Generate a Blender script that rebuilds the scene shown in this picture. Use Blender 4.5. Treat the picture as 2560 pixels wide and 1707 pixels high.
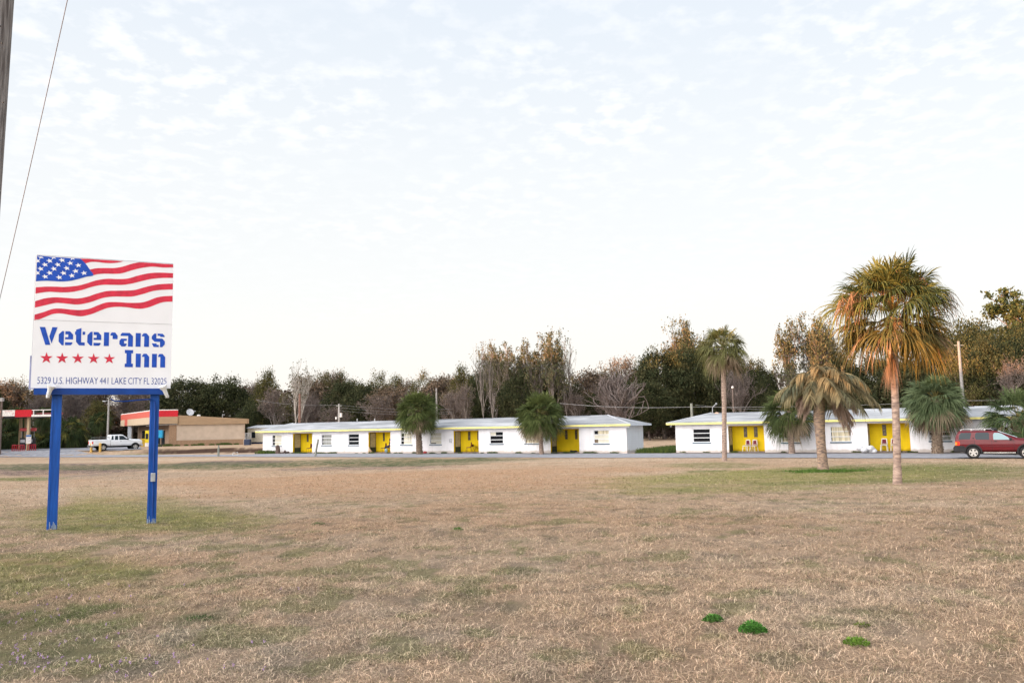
import bpy, bmesh, math, random
import numpy as np
from mathutils import Vector, Matrix

D = bpy.data
for o in list(D.objects):
    D.objects.remove(o)
SC = bpy.context.scene
COL = SC.collection
rng = np.random.default_rng(7)
rnd = random.Random(11)

# ------------------------------------------------------------------ camera, world, sun
F, PIT, ROL, CZ = 2000.0, 0.1059, 0.0196, 2.45      # focal length in photo pixels (2560 wide), pitch, roll, height
cp, sp, cr, sr = math.cos(PIT), math.sin(PIT), math.cos(ROL), math.sin(ROL)
FW = np.array([0, cp, sp]); UP0 = np.array([0, -sp, cp]); R0 = np.array([1.0, 0, 0])
RT = cr * R0 - sr * UP0; UP = cr * UP0 + sr * R0
CAMP = np.array([0, 0, CZ])
cam = D.cameras.new('camera'); co = D.objects.new('camera', cam); COL.objects.link(co)
cam.sensor_width = 36.0; cam.lens = F / 2560 * 36; cam.clip_start = 0.1; cam.clip_end = 4000
m = Matrix(((RT[0], UP[0], -FW[0], 0), (RT[1], UP[1], -FW[1], 0), (RT[2], UP[2], -FW[2], CZ), (0, 0, 0, 1)))
co.matrix_world = m
SC.camera = co
SC.render.resolution_x = 1024; SC.render.resolution_y = 682
SC.view_settings.view_transform = 'Standard'; SC.view_settings.look = 'None'
SC.view_settings.gamma = 1.0; SC.view_settings.use_curve_mapping = False
SC.view_settings.exposure = 1.55

SUN_EL = math.radians(2.6)
SUN_DIR = np.array([-0.90, -0.44]); SUN_DIR = SUN_DIR / np.linalg.norm(SUN_DIR)
SUN_ROT = math.atan2(SUN_DIR[0], SUN_DIR[1])
W = D.worlds.new('World'); SC.world = W; W.use_nodes = True
nt = W.node_tree; nt.nodes.clear()
def N(t, typ, **kw):
    n = t.nodes.new(typ)
    for k, v in kw.items():
        if k in n.bl_rna.properties: setattr(n, k, v)
    return n
def L(t, a, b): t.links.new(a, b)
def MATH(t, op, a, b=None, clamp=False):
    n = t.nodes.new('ShaderNodeMath'); n.operation = op; n.use_clamp = clamp
    for i, v in enumerate((a, b)):
        if v is None: continue
        if isinstance(v, (int, float)): n.inputs[i].default_value = v
        else: t.links.new(v, n.inputs[i])
    return n.outputs[0]
def MIX(t, fac, a, b, blend='MIX'):
    n = t.nodes.new('ShaderNodeMix'); n.data_type = 'RGBA'; n.blend_type = blend
    for s, v in ((n.inputs[0], fac), (n.inputs[6], a), (n.inputs[7], b)):
        if isinstance(v, (int, float)): s.default_value = v
        elif isinstance(v, (tuple, list)): s.default_value = (*v[:3], 1)
        else: t.links.new(v, s)
    return n.outputs[2]
def RAMP(t, v, stops):
    n = t.nodes.new('ShaderNodeValToRGB'); t.links.new(v, n.inputs[0])
    e = n.color_ramp.elements
    while len(e) < len(stops): e.new(0.5)
    for i, (p, c) in enumerate(stops):
        e[i].position = p; e[i].color = (*c, 1) if len(c) == 3 else c
    return n.outputs[0]
out = N(nt, 'ShaderNodeOutputWorld'); bg = N(nt, 'ShaderNodeBackground')
sky = N(nt, 'ShaderNodeTexSky'); sky.sky_type = 'NISHITA'; sky.sun_disc = False
sky.sun_elevation = SUN_EL; sky.sun_rotation = SUN_ROT; sky.altitude = 0; sky.air_density = 1.0
sky.dust_density = 0.6; sky.ozone_density = 1.0
tc = N(nt, 'ShaderNodeTexCoord'); sep = N(nt, 'ShaderNodeSeparateXYZ'); L(nt, tc.outputs['Generated'], sep.inputs[0])
zz = MATH(nt, 'ADD', MATH(nt, 'MAXIMUM', sep.outputs[2], 0.0), 0.10)
cx = MATH(nt, 'DIVIDE', sep.outputs[0], zz); cy = MATH(nt, 'DIVIDE', sep.outputs[1], zz)
cmb = N(nt, 'ShaderNodeCombineXYZ'); L(nt, cx, cmb.inputs[0]); L(nt, cy, cmb.inputs[1])
def wnoise(scale, detail, rough=0.5):
    n = N(nt, 'ShaderNodeTexNoise'); n.inputs['Scale'].default_value = scale; n.inputs['Detail'].default_value = detail
    n.inputs['Roughness'].default_value = rough; L(nt, cmb.outputs[0], n.inputs['Vector']); return n.outputs[0]
small = wnoise(13.0, 4, 0.55); big = wnoise(1.4, 3)
cl = MATH(nt, 'MULTIPLY', RAMP(nt, small, [(0.47, (0, 0, 0)), (0.66, (1, 1, 1))]), RAMP(nt, big, [(0.36, (0.05,) * 3), (0.60, (1, 1, 1))]))
# thin high veil: whiter towards the horizon
veil = RAMP(nt, sep.outputs[2], [(0.0, (3.8, 3.55, 3.3)), (0.06, (3.78, 3.68, 3.56)), (0.17, (3.64, 3.66, 3.68)), (0.30, (3.50, 3.60, 3.70)), (0.50, (3.08, 3.33, 3.66)), (0.8, (2.5, 2.9, 3.45))])
# nishita already carries the dusk gradient; the veil scatters part of it to a neutral white
base = MIX(nt, 1.0, sky.outputs[0], (SKYK := (1.0, 1.0, 1.0)), 'MULTIPLY')
c1 = MIX(nt, 0.88, base, veil)
c2 = MIX(nt, MATH(nt, 'MULTIPLY', cl, RAMP(nt, sep.outputs[2], [(0.10, (0, 0, 0)), (0.36, (0.75,) * 3)])), c1, (3.85, 3.85, 3.9))
# glow of the thin cloud around the low sun (behind the camera, left)
sd = N(nt, 'ShaderNodeVectorMath'); sd.operation = 'DOT_PRODUCT'; L(nt, tc.outputs['Generated'], sd.inputs[0])
sd.inputs[1].default_value = (SUN_DIR[0] * math.cos(SUN_EL), SUN_DIR[1] * math.cos(SUN_EL), math.sin(SUN_EL))
gl = RAMP(nt, sd.outputs['Value'], [(0.15, (0, 0, 0)), (0.5, (0.35,) * 3), (1.0, (1, 1, 1))])
c3 = MIX(nt, gl, c2, (24, 22.5, 21.5))
L(nt, c3, bg.inputs['Color']); bg.inputs['Strength'].default_value = 0.10
L(nt, bg.outputs[0], out.inputs['Surface'])

sl = D.lights.new('sun', 'SUN'); so = D.objects.new('sun', sl); COL.objects.link(so)
sl.energy = 4.2; sl.angle = math.radians(0.53); sl.color = (1.0, 0.45, 0.15)
sv = Vector((SUN_DIR[0] * math.cos(SUN_EL), SUN_DIR[1] * math.cos(SUN_EL), math.sin(SUN_EL)))
so.rotation_euler = sv.to_track_quat('Z', 'Y').to_euler(); so.location = (-200, -90, 60)

# ------------------------------------------------------------------ placing helpers (photo pixel -> point at a known height or distance)
def ray(px, py): return FW + RT * ((px - 1280) / F) + UP * ((853.5 - py) / F)
def atz(px, py, z=0.0):
    d = ray(px, py); t = (z - CZ) / d[2]; return CAMP + d * t
def aty(px, py, y):
    d = ray(px, py); return CAMP + d * (y / d[1])
def sst(a, b, x):
    t = np.clip((x - a) / (b - a), 0, 1); return t * t * (3 - 2 * t)
# the motel frame: B front right corner of the long motel, x along the front, y into the building
YAW = 0.5178; BX, BY = 9.615, 68.75
SY, CY = math.sin(YAW), math.cos(YAW)
def wline(x, y): return (x - BX) * SY + (y - BY) * CY          # distance behind the facade line
def sline(x, y): return -(x - BX) * CY + (y - BY) * SY         # distance left of the corner, along it
_G = rng.random((256, 256))
def vnoise(x, y):
    xi = np.floor(x).astype(int); yi = np.floor(y).astype(int); fx = x - xi; fy = y - yi
    fx = fx * fx * (3 - 2 * fx); fy = fy * fy * (3 - 2 * fy)
    a = _G[xi % 256, yi % 256]; b = _G[(xi + 1) % 256, yi % 256]; c = _G[xi % 256, (yi + 1) % 256]; d = _G[(xi + 1) % 256, (yi + 1) % 256]
    return (a * (1 - fx) + b * fx) * (1 - fy) + (c * (1 - fx) + d * fx) * fy
def fbm(x, y, o=4):
    s = 0; a = 0.5; t = 0
    for k in range(o):
        s = s + a * vnoise(x * 2 ** k + 17.3 * k, y * 2 ** k - 9.1 * k); t += a; a *= 0.5
    return s / t
def gz(x, y):
    x = np.asarray(x, float); y = np.asarray(y, float)
    z = 0.85 * (1 - sst(6, 52, y))
    w = wline(x, y); s = sline(x, y)
    edge = np.where(s > 46, 2.1 - .43 * (s - 49.4), 3.56 + (46 - s) * 1.2)
    z = z + 0.58 * sst(0, 2.4, w - edge) * sst(28, 46, s)
    # mown lumps, fading before the buildings
    z = z + (fbm(x * 1.3, y * 1.3, 3) - 0.5) * 0.05 * (1 - sst(40, 55, y))
    return z
def gpt(px, py, z0=0.0):
    """ground point seen at a photo pixel"""
    d = ray(px, py); t = np.geomspace(3, 420, 2400); P = CAMP[None] + d[None] * t[:, None]
    k = np.argmax(P[:, 2] <= gz(P[:, 0], P[:, 1])); a, b = t[max(k - 1, 0)], t[k]
    for _ in range(18):
        m_ = (a + b) / 2; p = CAMP + d * m_
        if p[2] <= float(gz(p[0], p[1])): b = m_
        else: a = m_
    p = CAMP + d * b; return np.array([p[0], p[1], float(gz(p[0], p[1]))])

# ------------------------------------------------------------------ materials
def mat(name, col, rough=0.8, var=0.12, scale=6.0, metal=0.0, col2=None, spec=0.3, bump=0.0, bscale=40.0, coat=0.0, transl=0.0, stretch=None, detail=5):
    m = D.materials.new(name); m.use_nodes = True; t = m.node_tree
    b = t.nodes['Principled BSDF']
    b.inputs['Roughness'].default_value = rough; b.inputs['Metallic'].default_value = metal
    b.inputs['Specular IOR Level'].default_value = spec; b.inputs['Coat Weight'].default_value = coat
    tcn = N(t, 'ShaderNodeTexCoord'); vec = tcn.outputs['Object']
    if stretch:
        mp = N(t, 'ShaderNodeMapping'); mp.inputs['Scale'].default_value = stretch; L(t, vec, mp.inputs[0]); vec = mp.outputs[0]
    n = N(t, 'ShaderNodeTexNoise'); n.inputs['Scale'].default_value = scale; n.inputs['Detail'].default_value = detail; L(t, vec, n.inputs['Vector'])
    if col2 is None:
        col2 = tuple(max(0, c * (1 - 2 * var)) for c in col); col1 = tuple(min(1, c * (1 + var)) for c in col)
    else: col1 = col
    c = RAMP(t, n.outputs[0], [(0.32, col2), (0.66, col1)])
    L(t, c, b.inputs['Base Color'])
    if bump:
        n2 = N(t, 'ShaderNodeTexNoise'); n2.inputs['Scale'].default_value = bscale; n2.inputs['Detail'].default_value = 4; L(t, vec, n2.inputs['Vector'])
        bm = N(t, 'ShaderNodeBump'); bm.inputs['Strength'].default_value = bump; bm.inputs['Distance'].default_value = 0.02
        L(t, n2.outputs[0], bm.inputs['Height']); L(t, bm.outputs[0], b.inputs['Normal'])
    return m
def attr_mat(name, rough=0.85, transl=0.0, nscale=None, nvar=0.0, spec=0.2, mul=(1, 1, 1)):
    """colour from the per-leaf / per-blade attribute 'col' (natural colour variation)"""
    m = D.materials.new(name); m.use_nodes = True; t = m.node_tree
    b = t.nodes['Principled BSDF']; b.inputs['Roughness'].default_value = rough; b.inputs['Specular IOR Level'].default_value = spec
    a = N(t, 'ShaderNodeAttribute'); a.attribute_name = 'col'; c = a.outputs['Color']
    if nscale:
        tcn = N(t, 'ShaderNodeTexCoord')
        n = N(t, 'ShaderNodeTexNoise'); n.inputs['Scale'].default_value = nscale; n.inputs['Detail'].default_value = 6; n.inputs['Roughness'].default_value = 0.7
        L(t, tcn.outputs['Object'], n.inputs['Vector'])
        g = RAMP(t, n.outputs[0], [(0.25, (1 - nvar,) * 3), (0.75, (1 + nvar,) * 3)])
        c = MIX(t, 1.0, c, g, 'MULTIPLY')
    L(t, c, b.inputs['Base Color'])
    if transl:
        tr = N(t, 'ShaderNodeBsdfTranslucent'); L(t, c, tr.inputs[0]); mx = N(t, 'ShaderNodeMixShader'); mx.inputs[0].default_value = transl
        L(t, b.outputs[0], mx.inputs[1]); L(t, tr.outputs[0], mx.inputs[2]); L(t, mx.outputs[0], t.nodes['Material Output'].inputs['Surface'])
    return m
def glass_mat(name, col=(0.01, 0.012, 0.015), rough=0.08):
    m = D.materials.new(name); m.use_nodes = True; b = m.node_tree.nodes['Principled BSDF']
    b.inputs['Base Color'].default_value = (*col, 1); b.inputs['Roughness'].default_value = rough; b.inputs['Specular IOR Level'].default_value = 0.32
    return m

# ------------------------------------------------------------------ objects
def tag(o, label=None, cat=None, group=None, kind=None):
    if label: o['label'] = label
    if cat: o['category'] = cat
    if group: o['group'] = group
    if kind: o['kind'] = kind
    return o
def thing(name, label, cat, loc=(0, 0, 0), rz=0.0, group=None, parent=None):
    o = D.objects.new(name, None); COL.objects.link(o); o.location = [float(v) for v in loc]; o.rotation_euler = (0, 0, rz)
    o.empty_display_size = 0.3
    return tag(o, label, cat, group)
class MB:
    def __init__(s): s.v = []; s.f = []; s.mi = []; s.cur = 0
    def add(s, vs, fs):
        k = len(s.v); s.v += [tuple(float(c) for c in v) for v in vs]; s.f += [tuple(k + i for i in f) for f in fs]; s.mi += [s.cur] * len(fs); return s
    def box(s, x0, x1, y0, y1, z0, z1):
        vs = [(x0, y0, z0), (x1, y0, z0), (x1, y1, z0), (x0, y1, z0), (x0, y0, z1), (x1, y0, z1), (x1, y1, z1), (x0, y1, z1)]
        return s.add(vs, [(0, 3, 2, 1), (4, 5, 6, 7), (0, 1, 5, 4), (1, 2, 6, 5), (2, 3, 7, 6), (3, 0, 4, 7)])
    def tube(s, pts, rads, n=8, cap=True):
        P = [Vector(p) for p in pts]
        if not hasattr(rads, '__len__'): rads = [rads] * len(P)
        k = len(s.v); ref = None
        for i, p in enumerate(P):
            d = (P[min(i + 1, len(P) - 1)] - P[max(i - 1, 0)]); d.normalize()
            if ref is None or abs(ref.dot(d)) > 0.95:
                ref = Vector((0, 0, 1)) if abs(d.z) < 0.9 else Vector((1, 0, 0))
            a = d.cross(ref).normalized(); b = a.cross(d).normalized()
            for j in range(n):
                t = 2 * math.pi * j / n; q = p + (a * math.cos(t) + b * math.sin(t)) * rads[i]; s.v.append(tuple(q))
        for i in range(len(P) - 1):
            for j in range(n):
                s.f.append((k + i * n + j, k + (i + 1) * n + j, k + (i + 1) * n + (j + 1) % n, k + i * n + (j + 1) % n)); s.mi.append(s.cur)
        if cap:
            s.f.append(tuple(k + j for j in range(n))); s.f.append(tuple(k + (len(P) - 1) * n + n - 1 - j for j in range(n))); s.mi += [s.cur] * 2
        return s
    def prism(s, poly, ax, d0, d1):
        """poly of 2-D points; ax = 'x','y','z' extrusion axis, from d0 to d1"""
        def P(a, b, d): return {'x': (d, a, b), 'y': (a, d, b), 'z': (a, b, d)}[ax]
        n = len(poly); vs = [P(a, b, d0) for a, b in poly] + [P(a, b, d1) for a, b in poly]
        fs = [tuple(range(n)), tuple(range(2 * n - 1, n - 1, -1))] + [(i, (i + 1) % n, n + (i + 1) % n, n + i) for i in range(n)]
        return s.add(vs, fs)
    def sphere(s, c, r, n=8, m_=6):
        r = (r, r, r) if not hasattr(r, '__len__') else r
        vs = []; fs = []
        for i in range(m_ + 1):
            a = math.pi * i / m_
            for j in range(n):
                b = 2 * math.pi * j / n
                vs.append((c[0] + r[0] * math.sin(a) * math.cos(b), c[1] + r[1] * math.sin(a) * math.sin(b), c[2] + r[2] * math.cos(a)))
        for i in range(m_):
            for j in range(n):
                fs.append((i * n + j, (i + 1) * n + j, (i + 1) * n + (j + 1) % n, i * n + (j + 1) % n))
        return s.add(vs, fs)
    def build(s, name, mats, parent=None, smooth=False, bevel=0.0, fix=True):
        me = D.meshes.new(name); me.from_pydata(s.v, [], s.f)
        for m in (mats if isinstance(mats, (list, tuple)) else [mats]): me.materials.append(m)
        me.polygons.foreach_set('material_index', s.mi)
        if smooth: me.polygons.foreach_set('use_smooth', [True] * len(me.polygons))
        me.update(); o = D.objects.new(name, me); COL.objects.link(o)
        if fix:
            bm = bmesh.new(); bm.from_mesh(me); bmesh.ops.recalc_face_normals(bm, faces=bm.faces); bm.to_mesh(me); bm.free()
        if bevel:
            b = o.modifiers.new('bevel', 'BEVEL'); b.width = bevel; b.segments = 2; b.limit_method = 'ANGLE'
        if parent: o.parent = parent
        return o
def npobj(name, V, Q, m, parent=None, col=None, smooth=False):
    """V (n,3), Q (m,k) same-size polygons, col (n,3) per vertex"""
    me = D.meshes.new(name); V = np.ascontiguousarray(V, dtype=np.float32); Q = np.ascontiguousarray(Q, dtype=np.int32)
    k = Q.shape[1]
    me.vertices.add(len(V)); me.vertices.foreach_set('co', V.ravel())
    me.loops.add(Q.size); me.loops.foreach_set('vertex_index', Q.ravel())
    me.polygons.add(len(Q)); me.polygons.foreach_set('loop_start', np.arange(0, Q.size, k, dtype=np.int32))
    me.polygons.foreach_set('loop_total', np.full(len(Q), k, dtype=np.int32))
    me.update(calc_edges=True)
    if smooth: me.polygons.foreach_set('use_smooth', np.ones(len(Q), dtype=bool))
    if col is not None:
        a = me.color_attributes.new('col', 'FLOAT_COLOR', 'POINT')
        c = np.ones((len(V), 4), dtype=np.float32); c[:, :3] = col; a.data.foreach_set('color', c.ravel())
    me.materials.append(m)
    if name is None: return me
    o = D.objects.new(name, me); COL.objects.link(o)
    if parent: o.parent = parent
    return o
def dup(root, loc=None, rz=None, scale=None, label=None, group=None):
    r = root.copy(); COL.objects.link(r)
    if loc is not None: r.location = [float(v) for v in loc]
    if rz is not None: r.rotation_euler = (0, 0, rz)
    if scale is not None: r.scale = scale if hasattr(scale, '__len__') else (scale,) * 3
    if label: r['label'] = label
    if group: r['group'] = group
    for ch in list(root.children):
        c = ch.copy(); COL.objects.link(c); c.parent = r
        for g in list(ch.children):
            d = g.copy(); COL.objects.link(d); d.parent = c
    return r
# ------------------------------------------------------------------ ground
TAN = np.array([0.44, 0.322, 0.225]); RED = np.array([0.43, 0.27, 0.165]); PALE = np.array([0.50, 0.395, 0.295])
OLIVE = np.array([0.25, 0.24, 0.085]); GREEN = np.array([0.15, 0.175, 0.06]); DKG = np.array([0.105, 0.12, 0.06])
PURP = np.array([0.155, 0.115, 0.115]); GREY = np.array([0.33, 0.275, 0.22]); MULCH = np.array([0.07, 0.042, 0.03])
# worn, green and clover patches: centre and half-size given where they lie in the photo, kept as ellipses on the ground
_P = [  # px, py, half px, half py, colour, strength, breakup
    (240, 1305, 300, 45, OLIVE, .85, .25), (40, 1290, 160, 70, OLIVE, .6, .3), (560, 1310, 160, 22, OLIVE, .5, .4),
    (60, 1440, 330, 60, OLIVE, .7, .5), (60, 1600, 420, 110, DKG, .65, .75), (150, 1530, 330, 60, GREEN, .45, .8), (430, 1360, 320, 30, PALE, .6, .4),
    (330, 1640, 500, 90, GREY, .45, .5), (800, 1600, 420, 120, GREY, .4, .6), (1250, 1650, 500, 90, GREY, .35, .6),
    (760, 1160, 520, 11, DKG, .85, .55), (560, 1157, 150, 6, PURP, .9, .4), (100, 1175, 190, 18, PURP, .75, .5), (60, 1197, 90, 5, GREEN, .8, .3), (900, 1170, 240, 6, PURP, .5, .5),
    (350, 1165, 300, 8, DKG, .7, .5), (1050, 1157, 230, 9, DKG, .8, .5), (30, 1165, 100, 8, DKG, .6, .4), (300, 1190, 200, 10, GREY, .4, .4),
    (620, 1146, 700, 3, PALE, .6, .3), (1500, 1150, 400, 5, PALE, .55, .3),
    (900, 1215, 620, 34, RED, .75, .35), (1250, 1180, 420, 10, RED, .7, .35), (1250, 1275, 330, 26, RED, .4, .5),
    (2150, 1192, 640, 30, OLIVE, .9, .25), (2280, 1170, 420, 15, GREEN, .5, .55), (1780, 1163, 170, 8, GREEN, .55, .4), (2060, 1178, 80, 4, GREEN, .6, .4), (330, 1128, 170, 5, OLIVE, .8, .3), (480, 1116.5, 160, 3, GREEN, .7, .4), (600, 1130, 80, 3, GREY, .5, .4),
    (1760, 1178, 60, 3, GREEN, .8, .3), (2120, 1205, 300, 6, GREEN, .5, .5), (2500, 1180, 220, 16, DKG, .35, .6), (1800, 1225, 260, 10, OLIVE, .6, .4),
    (2300, 1218, 200, 6, PALE, .5, .3), (2250, 1265, 420, 22, PALE, .25, .5), (2100, 1330, 700, 50, RED, .22, .5), (1730, 1226, 40, 5, GREEN, .5, .3),
    (560, 1265, 260, 20, PALE, .3, .5), (250, 1230, 250, 14, PALE, .45, .4), (1250, 1400, 900, 60, PALE, .25, .6), (1290, 1428, 70, 12, GREEN, .6, .5),
    (1410, 1640, 60, 14, GREEN, .7, .5), (740, 1388, 50, 9, GREEN, .55, .5), (500, 1548, 70, 10, DKG, .6, .5),
]
_PW = []
for px, py, hx, hy, c, s, br in _P:
    a = gpt(px, py); l = gpt(px - hx, py); n_ = gpt(px, min(py + hy, 1800)); f_ = gpt(px, max(py - hy, 1137))
    _PW.append((a[0], (n_[1] + f_[1]) / 2, max(abs(a[0] - l[0]), .3), max((f_[1] - n_[1]) / 2, .25), a[0] / max(a[1], 1), c, s, br))
def gcol(x, y):
    n = len(x); f1 = fbm(x * 0.35, y * 0.35, 4); f2 = fbm(x * 2.3 + 40, y * 2.3, 4); f3 = fbm(x * 7 + 9, y * 7 + 3, 3)
    c = TAN[None] * np.ones((n, 1)); c = c + (RED - TAN)[None] * (sst(.5, .75, f1) * .35)[:, None] + (PALE - TAN)[None] * (sst(.52, .72, fbm(x * .8 + 5, y * .8, 3)) * .45)[:, None]
    g = sst(.60, .74, f2) * sst(.42, .62, fbm(x * .5 + 31, y * .5 - 7, 3)) * .45
    c = c + (DKG - c) * g[:, None]
    for (ax, ay, rx, ry, k, col, s, br) in _PW:
        dy = (y - ay) / ry; dx = (x - ax - k * (y - ay)) / rx
        r = dx * dx + dy * dy; msk = 1 - sst(.25, 1.25, r + (f1 - .5) * 1.2)
        q = msk * s * (1 - br + br * sst(.42, .58, f2 * .6 + f3 * .4) * 1.4)
        c = c + (col[None] - c) * np.clip(q, 0, 1)[:, None]
    # eroded bank and mulch between the motel and the shop, bare strip along the facades
    w = wline(x, y); s_ = sline(x, y)
    edge = 2.1 - .43 * (s_ - 49.4); we_ = w - edge + (f2 - .5) * 1.2; bank = sst(-.5, .1, we_) * (1 - sst(1.9, 2.6, we_)) * sst(43.0, 43.6, s_) * (1 - sst(57, 64, s_ + (f1 - .5) * 6))
    c = c + (MULCH * 1.0 - c) * np.clip(bank * 1.1, 0, 1)[:, None]
    v = (fbm(x * 14, y * 14, 3) - .5) * .35
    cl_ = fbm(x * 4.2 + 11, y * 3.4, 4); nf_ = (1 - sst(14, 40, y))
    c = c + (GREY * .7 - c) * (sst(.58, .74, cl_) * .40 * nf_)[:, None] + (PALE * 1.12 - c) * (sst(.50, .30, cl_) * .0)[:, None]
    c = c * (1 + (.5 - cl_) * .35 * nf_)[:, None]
    gk = fbm(x * 2.1 - 60, y * 1.7 + 20, 4) + .19 * (1 - sst(-7, 1.0, x)) * (1 - sst(8, 18, y)) ; c = c + (np.array([.19, .195, .085]) - c) * (sst(.61, .70, gk + (f3 - .5) * .22) * .55 * (1 - sst(16, 30, y)))[:, None]
    return np.clip(c * (1 + v)[:, None], .01, .9)
ys = [2.0]
while ys[-1] < 900: ys.append(ys[-1] + max(.045, ys[-1] * .011 if ys[-1] < 140 else ys[-1] * .03))
ys = np.array([-900, -400, -200, -120, -80, -50, -30, -18, -10, -5, -2, 0, 1] + ys)
t = np.linspace(-1, 1, 461); t = np.concatenate([[-12, -6, -3.2, -2.2, -1.6, -1.3, -1.12], t, [1.12, 1.3, 1.6, 2.2, 3.2, 6, 12]])
wid = np.maximum(np.abs(ys), 3) * .74 + 2.2
X = (wid[:, None] * t[None]); Y = np.repeat(ys[:, None], len(t), 1)
xf, yf = X.ravel(), Y.ravel(); zf = gz(xf, yf)
V = np.stack([xf, yf, zf], 1); nr, nc = X.shape
i = np.arange(nr - 1)[:, None] * nc + np.arange(nc - 1)[None]; i = i.ravel()
Q = np.stack([i, i + 1, i + nc + 1, i + nc], 1)
gm = attr_mat('ground_mat', rough=0.95, spec=0.05)
t_ = gm.node_tree; b_ = t_.nodes['Principled BSDF']
tcn = N(t_, 'ShaderNodeTexCoord'); at_ = [n for n in t_.nodes if n.type == 'ATTRIBUTE'][0]
def gn(scale, d=6):
    n = N(t_, 'ShaderNodeTexNoise'); n.inputs['Scale'].default_value = scale; n.inputs['Detail'].default_value = d; n.inputs['Roughness'].default_value = .75
    L(t_, tcn.outputs['Object'], n.inputs['Vector']); return n.outputs[0]
fine = RAMP(t_, gn(55), [(.3, (.55, .52, .5)), (.5, (.9, .9, .9)), (.72, (1.35, 1.33, 1.3))])
mid = RAMP(t_, gn(3.2), [(.3, (.86, .86, .86)), (.7, (1.13, 1.12, 1.1))])
L(t_, MIX(t_, 1.0, MIX(t_, 1.0, at_.outputs['Color'], fine, 'MULTIPLY'), mid, 'MULTIPLY'), b_.inputs['Base Color'])
bp = N(t_, 'ShaderNodeBump'); bp.inputs['Strength'].default_value = .9; bp.inputs['Distance'].default_value = .05; L(t_, gn(38), bp.inputs['Height']); L(t_, bp.outputs[0], b_.inputs['Normal'])
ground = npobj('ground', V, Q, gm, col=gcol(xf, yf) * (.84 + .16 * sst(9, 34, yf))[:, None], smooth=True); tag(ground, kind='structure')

# grass blades (uncountable): bent strips standing on the sheet, coloured like the turf they grow from
bladem = attr_mat('grass_blade', rough=.9, transl=.25, spec=.1)
def blades(name, n, y0, y1, hgt, wdt, seed, dens_pow=1.0, lean=.8, boost=1.0, con=1.0):
    r = np.random.default_rng(seed)
    u = r.random(n) ** dens_pow; y = y0 + (y1 - y0) * u; x = (r.random(n) * 2 - 1) * (y * .70 + 1.2)
    keep = fbm(x * 3.1, y * 3.1, 3) + r.random(n) * .5 > .62
    w = wline(x, y); keep &= ((w < -9.5) | (y < 40)); x, y = x[keep], y[keep]; n = len(x)
    z = gz(x, y); a = r.random(n) * 2 * math.pi; h = hgt * (.35 + r.random(n) ** 1.6 * 1.1) * (.7 + .7 * fbm(x * 1.1 + 3, y * 1.1, 2))
    d = np.stack([np.cos(a), np.sin(a), 0 * a], 1); s = np.stack([-np.sin(a), np.cos(a), 0 * a], 1); le = (r.random(n) * lean + .15)[:, None] * h[:, None]
    B = np.stack([x, y, z - .004], 1); wd = (wdt * (.6 + r.random(n) * .9))[:, None]
    up = np.array([0, 0, 1.])[None]
    M_ = B + d * le * .35 + up * h[:, None] * .6; T = B + d * le * 1.3 + up * (h[:, None] * (.95 - .35 * r.random((n, 1))))
    V = np.stack([B - s * wd, B + s * wd, M_ + s * wd * .8, M_ - s * wd * .8, T + s * wd * .15, T - s * wd * .15], 1).reshape(-1, 3)
    k = np.arange(n)[:, None] * 6; Q = np.concatenate([k + np.array([[0, 1, 2, 3]]), k + np.array([[3, 2, 4, 5]])], 0)
    c = gcol(x, y) * boost; lum = (.55 + r.random((n, 1)) ** 1.4 * 1.5); straw = r.random(n) < .22 * con; lum = 1.06 + (lum - 1.06) * con; c = np.where(straw[:, None], c * .5 + PALE * .62, c) * lum
    grn = r.random(n) < .10; c = np.where(grn[:, None], c * .45 + np.array([.10, .15, .04]) * .6, c)
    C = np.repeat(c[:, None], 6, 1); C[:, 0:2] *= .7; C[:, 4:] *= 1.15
    o = npobj(name, V, Q, bladem, col=C.reshape(-1, 3)); tag(o, kind='stuff'); return o
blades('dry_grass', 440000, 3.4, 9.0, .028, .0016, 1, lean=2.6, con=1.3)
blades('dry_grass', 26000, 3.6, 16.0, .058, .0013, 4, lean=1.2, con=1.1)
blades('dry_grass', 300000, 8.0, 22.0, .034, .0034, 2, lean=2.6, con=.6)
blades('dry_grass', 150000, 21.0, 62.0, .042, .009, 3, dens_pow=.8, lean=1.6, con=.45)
# small purple wild flowers and clover in the near turf, left
r = np.random.default_rng(5); fl = []
for px, py, sx, sy, n_ in ((150, 1570, 200, 110, 34), (300, 1680, 300, 30, 24), (60, 1650, 110, 50, 22), (560, 1650, 220, 60, 9), (330, 1480, 120, 25, 5), (700, 1480, 90, 20, 2)):
    for _ in range(n_):
        p = gpt(px + r.normal() * sx * .5, min(py + r.normal() * sy * .5, 1760)); fl.append(p)
mb = MB()
for p in fl:
    for k in range(4):
        a = r.random() * 6.28; q = p + np.array([math.cos(a) * .006, math.sin(a) * .006, .045 + r.random() * .02]); s_ = .0030
        mb.add([q + np.array([-s_, 0, -s_]), q + np.array([s_, 0, -s_]), q + np.array([s_, .003, s_]), q + np.array([-s_, .003, s_])], [(0, 1, 2, 3)])
        mb.add([q + np.array([0, -s_, 0]), q + np.array([0, s_, 0]), q + np.array([.003, s_, s_]), q + np.array([.003, -s_, s_])], [(0, 1, 2, 3)])
flo = mb.build('wild_flowers', mat('petal_purple', (.42, .26, .50), .7), fix=False); tag(flo, kind='stuff')
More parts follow.
